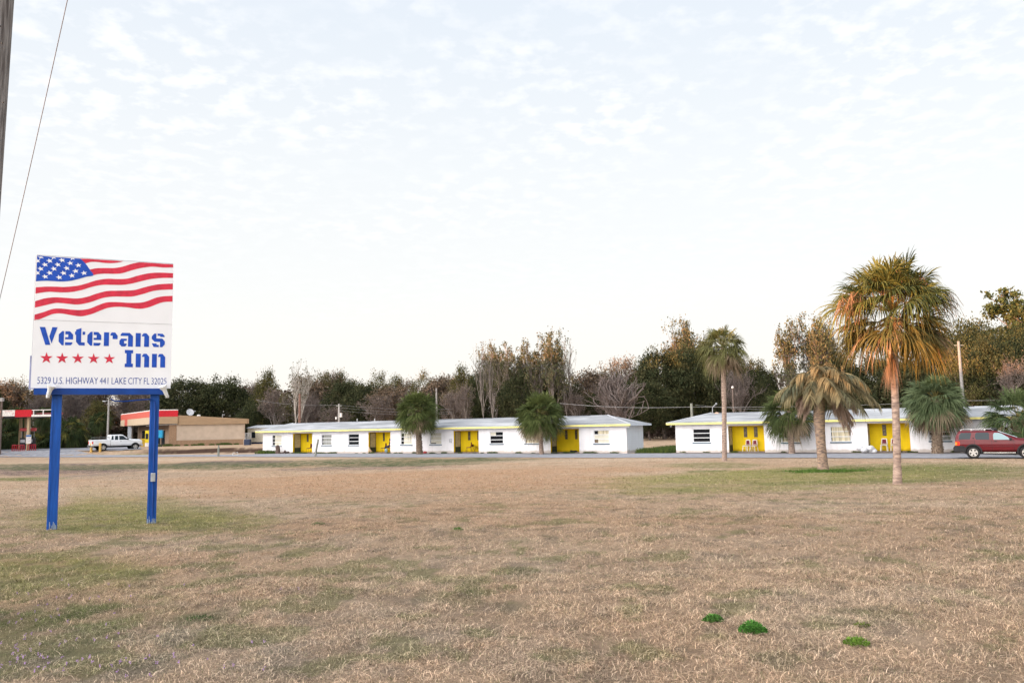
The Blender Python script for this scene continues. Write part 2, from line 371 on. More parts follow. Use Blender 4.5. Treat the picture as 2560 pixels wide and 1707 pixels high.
# bright green weed clumps
weedm = attr_mat('weed_leaf', rough=.6, transl=.3)
def weed(px, py, rad, h, n, col, label, seed):
    p = gpt(px, py); r = np.random.default_rng(seed); root = thing('weed_clump', label, 'weed', p, 0, 'green weed clumps in the dry grass')
    a = r.random(n) * 6.283; q = np.sqrt(r.random(n)) * rad; x = np.cos(a) * q * 1.25; y = np.sin(a) * q; env = h * (1 - (q / rad) ** 2 * .75)
    z = env * (.25 + .8 * r.random(n)); s = .009 + .010 * r.random(n)
    d = r.normal(size=(n, 3)); d[:, 2] = np.abs(d[:, 2]) + .3; d += np.stack([x, y, 0 * x], 1) / rad * .9; d /= np.linalg.norm(d, axis=1)[:, None]
    e = np.cross(d, r.normal(size=(n, 3))); e /= np.linalg.norm(e, axis=1)[:, None]
    C0 = np.stack([x, y, z], 1); L_ = s[:, None] * 1.5
    V = np.stack([C0, C0 + d * L_ * .5 + e * s[:, None] * .3, C0 + d * L_, C0 + d * L_ * .5 - e * s[:, None] * .3], 1).reshape(-1, 3)
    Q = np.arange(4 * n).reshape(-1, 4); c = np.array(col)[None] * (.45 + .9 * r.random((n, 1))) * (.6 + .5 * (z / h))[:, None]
    npobj('leaves', V, Q, weedm, root, col=np.repeat(c[:, None], 4, 1).reshape(-1, 3))
weed(1783, 1554, .060, .055, 800, (.10, .25, .05), 'small dark green weed clump, left one of the bright pair in dry grass', 1)
weed(1882, 1582, .078, .085, 1300, (.10, .28, .05), 'largest rounded bright green weed clump in the dry grass', 2)
weed(2142, 1612, .070, .05, 500, (.19, .33, .05), 'pale lime green weed clump, rightmost in the foreground', 3)
weed(2155, 1566, .045, .022, 160, (.16, .2, .05), 'thin flat olive weed tuft just behind the lime green clump', 4)
weed(795, 1312, .10, .05, 160, (.08, .16, .05), 'small dark weed tuft in mid field right of the sign', 5)
weed(1145, 1325, .06, .05, 160, (.10, .22, .04), 'single tiny green weed in the middle of the field', 6)
weed(500, 1548, .09, .025, 90, (.07, .13, .04), 'dark green weed patch near the lower left flowers', 7)

# ------------------------------------------------------------------ drive and forecourt (draped sheets)
asph = mat('asphalt_mat', (.30, .305, .335), .9, col2=(.20, .205, .225), scale=2.2, bump=.3, bscale=60, detail=8)
grav = mat('concrete_apron', (.42, .41, .40), .95, col2=(.30, .29, .29), scale=3.0)
def drape(name, front, back, m, lift=.035, nx=160, ny=10):
    front = np.array(front); back = np.array(back)
    def samp(P, n):
        d = np.concatenate([[0], np.cumsum(np.linalg.norm(np.diff(P, axis=0), axis=1))]); u = np.linspace(0, d[-1], n)
        return np.stack([np.interp(u, d, P[:, 0]), np.interp(u, d, P[:, 1])], 1)
    A, B_ = samp(front, nx), samp(back, nx); k = np.linspace(0, 1, ny)[None, :, None]
    jag = (vnoise(np.arange(nx) * .9, np.zeros(nx) + 3) - .5)[:, None] * .35
    A = A + jag; G = A[:, None] * (1 - k) + B_[:, None] * k; x, y = G[..., 0].ravel(), G[..., 1].ravel()
    V = np.stack([x, y, gz(x, y) + lift], 1); i = (np.arange(nx - 1)[:, None] * ny + np.arange(ny - 1)[None]).ravel()
    Q = np.stack([i, i + ny, i + ny + 1, i + 1], 1); o = npobj(name, V, Q, m); tag(o, kind='structure'); return o
def wpt(s, w): return (BX - s * CY + w * SY, BY + s * SY + w * CY)      # point from (left of corner, behind facade)
fr = [atz(px, py)[:2] for px, py in ((-500, 1141), (0, 1142.5), (200, 1143), (300, 1142.5), (450, 1141.5), (560, 1141.5), (656, 1142.2), (800, 1142.7), (1100, 1143.5), (1500, 1144.4), (1900, 1144.6), (2250, 1146), (2560, 1147.5), (3100, 1150))]
bk = [atz(px, py)[:2] for px, py in ((-500, 1137), (0, 1137), (150, 1137.5), (300, 1137.6), (450, 1137.2), (560, 1136.6), (656, 1135))] + [wpt(40, -.7), wpt(20, -.7), wpt(0, -.7), wpt(-20, -.7), wpt(-50, -.7)]
drape('drive', fr, bk, asph, lift=.03)
lf = [gpt(px, py, .4)[:2] for px, py in ((-400, 1137), (0, 1136), (100, 1134.5), (160, 1130), (215, 1127.8), (270, 1126.8), (352, 1123.5))]
lb = [gpt(px, py, .58)[:2] for px, py in ((-400, 1112), (0, 1113), (110, 1113), (210, 1112.5), (300, 1114), (352, 1117.5))]
drape('forecourt', lf, lb, asph, lift=.05, nx=90, ny=24)
kb = MB()
for a, b in ((-36, -.3), (46, -.3)): pass
drape('concrete_strip', [wpt(44, -.68), wpt(0.5, -.68)], [wpt(44, -.06), wpt(0.5, -.06)], mat('dirt_strip', (.17, .13, .11), .95, col2=(.10, .075, .06), scale=5), lift=.04, nx=80, ny=3)
drape('concrete_strip', [wpt(-4.2, -.68), wpt(-50, -.68)], [wpt(-4.2, 1.0), wpt(-50, 1.0)], D.materials['dirt_strip'], lift=.04, nx=80, ny=3)
# ------------------------------------------------------------------ the roadside sign
SPX, SPY, SPZ, SYAW, SWD, SHT = -8.698, 14.418, 3.31, 0.4495, 2.325, 2.44
su = np.array([math.cos(SYAW), math.sin(SYAW), 0]); sn = np.array([math.sin(SYAW), -math.cos(SYAW), 0])   # along, towards the viewer
SP = np.array([SPX, SPY, SPZ])
def sq(px, py):
    """photo pixel -> (along, up) on the sign's face"""
    d = ray(px, py); tt = ((SP - CAMP) @ sn) / (d @ sn); X_ = CAMP + d * tt - SP; return X_ @ su, X_[2]
white_paint = mat('white_sign_paint', (.80, .81, .84), .45, var=.015, scale=2, detail=8)
sign_blue = mat('sign_post_blue', (.004, .075, .36), .45, var=.12, scale=5, bump=.25, bscale=25, stretch=(6, 6, .6))
sign_dkblue = mat('sign_beam_blue', (.004, .05, .27), .45, var=.1, scale=5)
ink_blue = mat('ink_blue', (.010, .075, .46), .5, var=.10, scale=9); ink_red = mat('ink_red', (.62, .030, .065), .5, var=.10, scale=9)
ink_txt = mat('ink_text_blue', (.03, .07, .32), .5, var=.05); frame_grey = mat('sign_edge_grey', (.28, .28, .33), .6)
dark_metal = mat('dark_metal', (.03, .035, .04), .6); galv = mat('galvanised', (.42, .43, .44), .5, metal=.3)
sg = thing('roadside_sign', 'tall white roadside sign with painted flag and stencil lettering on two blue posts', 'sign', (SPX, SPY, float(gz(SPX, SPY))), SYAW)
zb = SPZ - float(gz(SPX, SPY))
# local frame of the sign: x along, y away from the viewer, z up; face plane y=0
def S(name, mb, m, parent=sg, **k): return mb.build(name, m, parent, **k)
mb = MB(); mb.box(.0, SWD, .0, .018, zb, zb + 1.243); lowp = S('lower_panel', mb, white_paint)
mb = MB(); mb.box(.0, SWD, -.001, .018, zb + 1.248, zb + SHT - .006); upp = S('upper_panel', mb, white_paint)
mb = MB(); mb.box(.012, SWD - .012, .02, .15, zb + .01, zb + SHT - .02); mb.box(.012, SWD - .01, .019, .17, zb + SHT - .019, zb + SHT + .008)
mb.box(-.006, .011, .019, .17, zb + .35, zb + SHT); S('box_frame', mb, frame_grey)
mb = MB(); mb.box(-.045, SWD - .06, .172, .19, zb - .01, zb + .6); mb.box(.02, SWD - .02, .172, .19, zb + .6, zb + SHT - .04); S('back_panel', mb, mat('back_panel_lilac', (.35, .38, .58), .5))
mb = MB(); mb.box(.055, SWD - .10, -.045, .03, zb - .118, zb - .003); mb.box(.055, SWD - .10, .10, .19, zb - .118, zb - .003); mb.box(.07, SWD - .12, .031, .099, zb - .10, zb - .004); S('beam', mb, sign_dkblue)
for k, (a, b) in enumerate(((.335, .498), (1.975, 2.135))):
    mb = MB(); gx = SPX + su[0] * a - sn[0] * .1; gy = SPY + su[1] * a; zg = float(gz(gx, gy)) - (SPZ - zb) - .25
    mb.box(a, b, .055, .15, zg, zb - .119); mb.box(a + .045, b - .045, .15, .19, zg, zb - .119); mb.box(a + .02, a + .035, .048, .055, zg, zb - .12)
    po = S('post', mb, sign_blue, bevel=.006)
    # ragged unpainted foot
    mb = MB(); rr = random.Random(k)
    for q in range(16):
        xx = a + (b - a) * rr.random(); h_ = .06 + rr.random() * .09; z0_ = zg + .25; mb.box(xx, xx + .012, .0485 if q % 2 else .049, .054, z0_ - .05, z0_ + h_ * (.4 + .6 * rr.random()))
    S('worn_foot', mb, mat('worn_paint', (.25, .32, .42), .8) if 'worn_paint' not in D.materials else D.materials['worn_paint'], po)
mb = MB(); q0 = [(1.30, .0, zb - .20), (1.36, .03, zb - .235), (1.52, .04, zb - .245), (1.80, .04, zb - .215), (1.98, .035, zb - .205), (2.045, .035, zb - .24), (2.065, .035, zb - .32), (2.065, .035, zb - 1.0), (2.065, .035, zb - 2.42)]
mb.tube(q0, .014, 6); S('conduit', mb, sign_dkblue)
mb = MB(); mb.box(2.02, 2.10, -.01, .05, zb - 1.76, zb - 1.60); ob_ = S('outlet_box', mb, mat('outlet_grey', (.42, .45, .48), .5), bevel=.006)
mb = MB(); mb.box(2.032, 2.088, -.016, -.0101, zb - 1.75, zb - 1.685); mb.box(2.032, 2.088, -.016, -.0101, zb - 1.675, zb - 1.61); S('outlet_cover', mb, galv, ob_)
# two white flood lamps clamped to the beam
for px, py, tlt in ((126, 974, .35), (411, 975, -.55)):
    a, z_ = sq(px, py); z_ += zb; c0 = Vector((a, -.10, z_ + .05)); mb = MB()
    dx = math.sin(tlt)
    mb.tube([(a - dx * .10, -.05, z_ - .13), (a - dx * .05, -.08, z_ - .07), (a, -.11, z_ - .01), (a + dx * .06, -.13, z_ + .06), (a + dx * .075, -.135, z_ + .075)], [.028, .036, .04, .075, .078], 12)
    mb.box(a - dx * .1 - .03, a - dx * .1 + .03, -.05, -.02, z_ - .15, z_ - .10)
    S('flood_lamp', mb, mat('lamp_white', (.82, .84, .86), .4), smooth=False)
# flat printed shapes laid on the panels
def flat(name, polys, m, parent, off):
    mb = MB()
    for P in polys:
        n = len(P); k = len(mb.v); mb.v += [(float(a), -off, float(b) + zb) for a, b in P]; mb.f.append(tuple(range(k, k + n))); mb.mi.append(0)
    me = D.meshes.new(name); me.from_pydata(mb.v, [], mb.f); me.materials.append(m)
    bm = bmesh.new(); bm.from_mesh(me); bmesh.ops.triangulate(bm, faces=bm.faces, ngon_method='EAR_CLIP'); bm.to_mesh(me); bm.free()
    o = D.objects.new(name, me); COL.objects.link(o); o.parent = parent; return o
def Z1(P): return [sq(x / 3.9208, 600 + y / 3.9208) for x, y in P]
def clampf(P): return [(min(max(a, .012), SWD - .004), min(b, SHT - .012)) for a, b in P]
def band(top, bot):
    """closed strip between two traced lines, resampled smoothly"""
    def sp(P):
        P = np.array(P, float); o = []
        for i_ in range(len(P) - 1):
            p0 = P[max(i_ - 1, 0)]; p1 = P[i_]; p2 = P[i_ + 1]; p3 = P[min(i_ + 2, len(P) - 1)]
            for q in range(5):
                u = q / 5; o.append(.5 * ((2 * p1) + (-p0 + p2) * u + (2 * p0 - 5 * p1 + 4 * p2 - p3) * u * u + (-p0 + 3 * p1 - 3 * p2 + p3) * u ** 3))
        o.append(P[-1]); return o
    return clampf(Z1(sp(top))) + clampf(Z1(sp(bot)))
st = [
 band([(790, 183), (1000, 190), (1210, 206)], [(1190, 215), (1120, 226), (1040, 226), (960, 217), (900, 215), (865, 222), (838, 230)]),
 band([(880, 290), (950, 277), (1050, 275), (1120, 275), (1200, 262), (1300, 232), (1385, 218), (1500, 223), (1697, 234)], [(1697, 268), (1600, 270), (1500, 262), (1400, 272), (1300, 295), (1200, 325), (1120, 332), (1030, 330), (960, 335), (914, 345)]),
 band([(344, 465), (450, 457), (560, 458), (640, 460), (760, 448), (850, 425), (950, 395), (1050, 380), (1150, 383), (1250, 378), (1350, 350), (1450, 328), (1550, 320), (1696, 325)], [(1696, 372), (1600, 372), (1500, 380), (1400, 400), (1300, 425), (1200, 440), (1100, 440), (1000, 440), (900, 460), (800, 490), (700, 510), (600, 513), (480, 508), (400, 517), (342, 527)]),
 band([(340, 601), (440, 572), (540, 562), (650, 567), (760, 573), (860, 555), (950, 525), (1050, 500), (1150, 497), (1250, 495), (1330, 488), (1430, 460), (1550, 435), (1694, 427)], [(1694, 485), (1600, 488), (1500, 500), (1400, 530), (1300, 553), (1200, 555), (1100, 555), (1000, 570), (900, 605), (800, 628), (730, 632), (620, 620), (540, 618), (440, 640), (336, 664)]),
 band([(332, 733), (430, 705), (520, 675), (600, 672), (700, 682), (800, 685), (880, 672), (960, 640), (1040, 613), (1130, 608), (1250, 615), (1370, 614), (1440, 600), (1530, 565), (1600, 552), (1692, 547)], [(1692, 604), (1620, 607), (1560, 620), (1480, 652), (1400, 672), (1330, 672), (1250, 660), (1150, 655), (1060, 665), (980, 693), (900, 725), (800, 747), (720, 740), (600, 720), (520, 725), (440, 755), (390, 775), (330, 787)])]
flag = flat('flag_stripes', st, ink_red, upp, .0035)
flat('flag_canton', [band([(356, 152), (570, 170), (790, 183)], [(838, 230), (880, 290), (915, 345), (840, 362), (760, 385), (680, 402), (600, 407), (500, 402), (430, 400), (350, 405)])], ink_blue, upp, .0045)
def Z2(x, y, ox=80, oy=630): return sq(ox + x / 13.067, oy + y / 13.067)
def starpts(cx_, cy_, rx, ry, rot=-.12, shear=0.0):
    o = []
    for k in range(10):
        a = -math.pi / 2 + k * math.pi / 5 + rot; rr_ = 1 if k % 2 == 0 else .42
        o.append((cx_ + rr_ * rx * math.cos(a) + shear * rr_ * ry * math.sin(a), cy_ + rr_ * ry * math.sin(a)))
    return o
ss = []
for cx_, cy_ in ((580, 285), (985, 265), (430, 410), (850, 410), (1255, 362), (1520, 432), (290, 545), (720, 545), (1140, 525), (1430, 620), (1705, 685), (585, 680), (1035, 685), (1310, 770), (435, 800), (895, 825), (180, 285), (175, 680), (290, 152), (700, 165), (1325, 195)):
    P = starpts(cx_ - 5, cy_ + 5, 114, 80, -.15, .25 if cx_ < 1200 else 0)
    ss.append([Z2(max(x, 148), max(y, 140 + .055 * x)) for x, y in P])
flat('flag_stars', ss, white_paint, upp, .0055)
A_ = [[(120, 92), (300, 97), (470, 680), (303, 678)], [(535, 100), (705, 105), (505, 635), (435, 405)], [(860, 228), (918, 232), (905, 690), (838, 690), (738, 575), (745, 335)],
 [(962, 232), (1112, 236), (1213, 345), (1210, 505), (952, 497), (955, 430), (1050, 432), (1058, 340), (960, 335)], [(950, 592), (1188, 597), (1185, 635), (1135, 690), (945, 688)],
 [(1310, 185), (1487, 130), (1470, 595), (1592, 600), (1590, 700), (1405, 695), (1305, 580), (1310, 350), (1275, 345), (1278, 240), (1310, 240)], [(1525, 247), (1610, 250), (1605, 350), (1522, 350)],
 [(1790, 250), (1850, 252), (1836, 705), (1770, 703), (1670, 595), (1680, 360)], [(1887, 257), (2035, 262), (2133, 370), (2130, 522), (1880, 515), (1882, 450), (1978, 452), (1985, 360), (1885, 355)], [(1880, 612), (2110, 617), (2108, 655), (2055, 708), (1878, 705)]]
B__ = [[(133, 265), (298, 272), (288, 717), (120, 715)], [(385, 272), (497, 275), (578, 385), (573, 492), (410, 487), (412, 380), (340, 375), (342, 330)],
 [(722, 285), (975, 290), (1078, 400), (1068, 738), (912, 732), (920, 388), (675, 385), (672, 345)], [(695, 472), (878, 480), (872, 545), (785, 548), (785, 635), (875, 640), (870, 670), (825, 732), (700, 730), (632, 655), (635, 545)],
 [(1168, 292), (1333, 297), (1322, 740), (1160, 738)], [(1425, 300), (1520, 302), (1605, 400), (1598, 745), (1435, 742), (1448, 405), (1370, 400), (1375, 360)],
 [(1775, 310), (1843, 312), (1840, 468), (2035, 473), (2118, 570), (2115, 665), (2030, 757), (1955, 752), (1960, 582), (1780, 577), (1688, 480), (1692, 400)], [(1883, 312), (2050, 317), (2112, 390), (2108, 425), (1970, 420), (1965, 388), (1878, 380)], [(1688, 630), (1845, 632), (1850, 675), (1922, 682), (1918, 752), (1750, 748)],
 [(812, 845), (1083, 850), (1080, 955), (1025, 955), (1020, 1290), (1075, 1295), (1070, 1408), (803, 1405), (808, 1293), (860, 1290), (865, 955), (812, 952)],
 [(1168, 962), (1335, 965), (1325, 1410), (1162, 1408)], [(1425, 967), (1520, 968), (1607, 1068), (1600, 1412), (1437, 1412), (1448, 1073), (1373, 1068), (1376, 1030)],
 [(1700, 970), (1860, 972), (1850, 1415), (1690, 1413)], [(1945, 972), (2045, 975), (2130, 1080), (2125, 1420), (1962, 1418), (1970, 1078), (1897, 1073), (1900, 1035)]]
pol = [[Z2(x, y, 90, 810) for x, y in P] for P in A_] + [[Z2(x, y, 250, 810) for x, y in P] for P in B__]
flat('stencil_lettering', pol, ink_blue, lowp, .0035)
for k in range(5):
    s_ = 1 - k * .022; P = [(343, 915), (388, 1048), (548, 1050), (420, 1135), (465, 1270), (335, 1190), (205, 1270), (258, 1135), (130, 1045), (298, 1048)]
    flat('red_star', [[Z2(340 + (x - 340) * s_ + k * 514, 1100 + (y - 1100) * s_ + k * 7, 90, 810) for x, y in P]], ink_red, lowp, .0035)
def text(name, s_, a0, a1, z0, z1, m, parent, off, wt=.0, res=3):
    cu = D.curves.new(name, 'FONT'); cu.body = s_; cu.size = 1; cu.resolution_u = res; cu.offset = wt; cu.space_word = .8
    o = D.objects.new(name, cu); COL.objects.link(o); dg = bpy.context.evaluated_depsgraph_get(); dg.update()
    me = D.meshes.new_from_object(o.evaluated_get(dg)); D.objects.remove(o); n = len(me.vertices); c = np.empty(n * 3, np.float32); me.vertices.foreach_get('co', c); c = c.reshape(-1, 3)
    lo, hi = c.min(0), c.max(0); v = np.zeros_like(c); v[:, 0] = a0 + (c[:, 0] - lo[0]) / (hi[0] - lo[0]) * (a1 - a0); v[:, 2] = z0 + (c[:, 1] - lo[1]) / (hi[1] - lo[1]) * (z1 - z0); v[:, 1] = -off
    me.vertices.foreach_set('co', v.ravel()); me.update(); me.materials.clear(); me.materials.append(m); o = D.objects.new(name, me); COL.objects.link(o); o.parent = parent; return o
l0 = sq(70 + 298 / 13.067, 920 + 512 / 13.067); l1 = sq(70 + 298 / 13.067, 920 + 288 / 13.067); r1 = sq(250 + 2168 / 13.067, 920 + 520 / 13.067)
text('address_line', '5329 U.S. HIGHWAY 441 LAKE CITY FL 32025', l0[0], r1[0], zb + l0[1], zb + l1[1], ink_txt, lowp, .0035, wt=-.006)
mb = MB(); mb.box(.0, SWD, -.0045, -.0012, zb + 1.243, zb + 1.2478); S('panel_joint', mb, mat('joint_grey', (.5, .5, .52), .7))

# ------------------------------------------------------------------ near utility pole and its wire (left edge)
wood = mat('weathered_wood', (.34, .32, .31), .9, col2=(.10, .085, .08), scale=14, bump=.9, bscale=24, stretch=(3, 3, .22), detail=8)
pp = aty(-24, 300, 7.0); up_ = thing('utility_pole', 'weathered grey wooden utility pole cut off by the left edge of the frame', 'utility pole', (pp[0], 7.0, float(gz(pp[0], 7.0))))
mb = MB(); mb.tube([(-.13, 0, -.3), (-.065, 0, 3), (0, 0, 6), (.07, 0, 9.5)], [.165, .155, .143, .125], 28); S('shaft', mb, wood, up_, smooth=True)
for px, py in ((3, 68), (8, 110), (11, 258)):
    mb = MB(); q = aty(px, py, 6.87); mb.sphere((q[0] - pp[0], -.145, q[2] - float(gz(pp[0], 7.0))), (.008, .006, .010), 8, 5); S('knot', mb, dark_metal, up_)
wm = mat('wire_mat', (.20, .19, .22), .6)
a = aty(182, -60, 8.0); b = aty(-25, 850, 11.5); mb = MB(); pts = []
for k in range(17):
    t0 = k / 16; p = a * (1 - t0) + b * t0; p[2] -= .16 * 4 * t0 * (1 - t0) * .35; pts.append(p)
mb.tube(pts, .0045, 5); o = mb.build('service_wire', wm); tag(o, 'thin dark wire slanting down the sky left of the sign', 'wire')
# ------------------------------------------------------------------ the two motel blocks
WE, ER, OV, DP = 2.33, 3.32, .60, 4.0
def blockwall_mat(name, col, stain=.10):
    m = D.materials.new(name); m.use_nodes = True; t = m.node_tree; b = t.nodes['Principled BSDF']; b.inputs['Roughness'].default_value = .75; b.inputs['Specular IOR Level'].default_value = .2
    tcn = N(t, 'ShaderNodeTexCoord'); sp_ = N(t, 'ShaderNodeSeparateXYZ'); L(t, tcn.outputs['Object'], sp_.inputs[0])
    cb = N(t, 'ShaderNodeCombineXYZ'); L(t, MATH(t, 'ADD', sp_.outputs[0], sp_.outputs[1]), cb.inputs[0]); L(t, sp_.outputs[2], cb.inputs[1])
    br = N(t, 'ShaderNodeTexBrick'); L(t, cb.outputs[0], br.inputs['Vector']); br.inputs['Scale'].default_value = 1; br.inputs['Brick Width'].default_value = .405; br.inputs['Row Height'].default_value = .203
    br.inputs['Mortar Size'].default_value = .008; br.inputs['Color1'].default_value = (1, 1, 1, 1); br.inputs['Color2'].default_value = (.975, .975, .975, 1); br.inputs['Mortar'].default_value = (.93, .93, .93, 1)
    mp = N(t, 'ShaderNodeMapping'); mp.inputs['Scale'].default_value = (1.2, 1.2, .35); L(t, tcn.outputs['Object'], mp.inputs[0])
    n = N(t, 'ShaderNodeTexNoise'); n.inputs['Scale'].default_value = 1.6; n.inputs['Detail'].default_value = 7; L(t, mp.outputs[0], n.inputs['Vector'])
    st_ = RAMP(t, n.outputs[0], [(.3, (1 - stain, 1 - stain, 1 - stain * 1.1)), (.6, (1, 1, 1))])
    # splash dirt along the foot of the wall
    n2 = N(t, 'ShaderNodeTexNoise'); n2.inputs['Scale'].default_value = 3; n2.inputs['Detail'].default_value = 6; L(t, tcn.outputs['Object'], n2.inputs['Vector'])
    hz = MATH(t, 'SUBTRACT', sp_.outputs[2], MATH(t, 'MULTIPLY', n2.outputs[0], .35)); foot = RAMP(t, hz, [(0.0, (.70, .64, .58)), (.12, (1, 1, 1))])
    c = MIX(t, 1.0, MIX(t, 1.0, col, br.outputs[0], 'MULTIPLY'), st_, 'MULTIPLY'); c = MIX(t, 1.0, c, foot, 'MULTIPLY'); L(t, c, b.inputs['Base Color'])
    bp_ = N(t, 'ShaderNodeBump'); bp_.inputs['Strength'].default_value = .5; bp_.inputs['Distance'].default_value = .01; L(t, br.outputs[0], bp_.inputs['Height']); L(t, bp_.outputs[0], b.inputs['Normal']); return m
m_white = blockwall_mat('white_block', (.82, .82, .85), .09); m_yel = blockwall_mat('yellow_block', (.82, .60, .012), .14); m_end = blockwall_mat('white_block_end', (.74, .79, .85), .06)  # end walls: same white block, bluish shade of that side put into the colour
m_fas = mat('fascia_yellow', (.84, .76, .26), .6, var=.08, scale=2); m_fasw = mat('fascia_white', (.66, .72, .80), .6, var=.05); m_soff = mat('soffit_white', (.72, .68, .66), .8, var=.04)
m_sill = mat('sill_slate', (.11, .17, .22), .7); m_frame = mat('window_frame_white', (.74, .76, .79), .5, var=.04); m_lintel = mat('lintel_cream', (.70, .62, .56), .7)
m_dark = glass_mat('window_dark'); m_gblock = glass_mat('glass_block_dark', (.07, .06, .045), .25); m_gb2 = glass_mat('glass_block_light', (.24, .19, .13), .3); t = m_gb2.node_tree; tcn = N(t, 'ShaderNodeTexCoord'); sp_ = N(t, 'ShaderNodeSeparateXYZ'); L(t, tcn.outputs['Object'], sp_.inputs[0]); cb = N(t, 'ShaderNodeCombineXYZ'); L(t, sp_.outputs[0], cb.inputs[0]); L(t, sp_.outputs[2], cb.inputs[1])
br = N(t, 'ShaderNodeTexBrick'); L(t, cb.outputs[0], br.inputs['Vector']); br.inputs['Scale'].default_value = 1; br.inputs['Brick Width'].default_value = .11; br.inputs['Row Height'].default_value = .10; br.inputs['Mortar Size'].default_value = .014; br.inputs['Color1'].default_value = (.26, .20, .13, 1); br.inputs['Color2'].default_value = (.07, .065, .05, 1); br.inputs['Mortar'].default_value = (.04, .035, .02, 1); L(t, br.outputs[0], t.nodes['Principled BSDF'].inputs['Base Color'])
m_cream = mat('blind_cream', (.62, .60, .50), .7, var=.05, scale=2); m_curt = mat('curtain_grey', (.30, .31, .29), .8, var=.15, scale=12, stretch=(1, 1, .1)); m_curtc = mat('curtain_cream', (.62, .56, .40), .8, var=.22, scale=9, stretch=(1, 1, .06))
m_door = mat('door_cream', (.50, .45, .33), .6); m_dgrn = mat('door_dark_green', (.03, .05, .05), .6); m_int = mat('room_dark', (.008, .008, .012), 1.0); m_brown = mat('curtain_brown', (.16, .12, .08), .8)
# roof: grey mineral felt with slanting pale and dark run marks
m_roof = D.materials.new('roof_felt'); m_roof.use_nodes = True; t = m_roof.node_tree; b = t.nodes['Principled BSDF']; b.inputs['Roughness'].default_value = .9; b.inputs['Specular IOR Level'].default_value = .15
tcn = N(t, 'ShaderNodeTexCoord'); mp = N(t, 'ShaderNodeMapping'); mp.inputs['Rotation'].default_value = (0, 0, math.radians(-38)); mp.inputs['Scale'].default_value = (.22, 1.1, 1); L(t, tcn.outputs['Object'], mp.inputs[0])
n = N(t, 'ShaderNodeTexNoise'); n.inputs['Scale'].default_value = 1.0; n.inputs['Detail'].default_value = 6; n.inputs['Roughness'].default_value = .6; L(t, mp.outputs[0], n.inputs['Vector'])
n2 = N(t, 'ShaderNodeTexNoise'); n2.inputs['Scale'].default_value = 30; n2.inputs['Detail'].default_value = 4; L(t, tcn.outputs['Object'], n2.inputs['Vector'])
c = MIX(t, 1.0, RAMP(t, n.outputs[0], [(.30, (.19, .20, .215)), (.50, (.31, .325, .345)), (.70, (.48, .50, .525))]), RAMP(t, n2.outputs[0], [(.3, (.85,) * 3), (.7, (1.12,) * 3)]), 'MULTIPLY'); L(t, c, b.inputs['Base Color'])

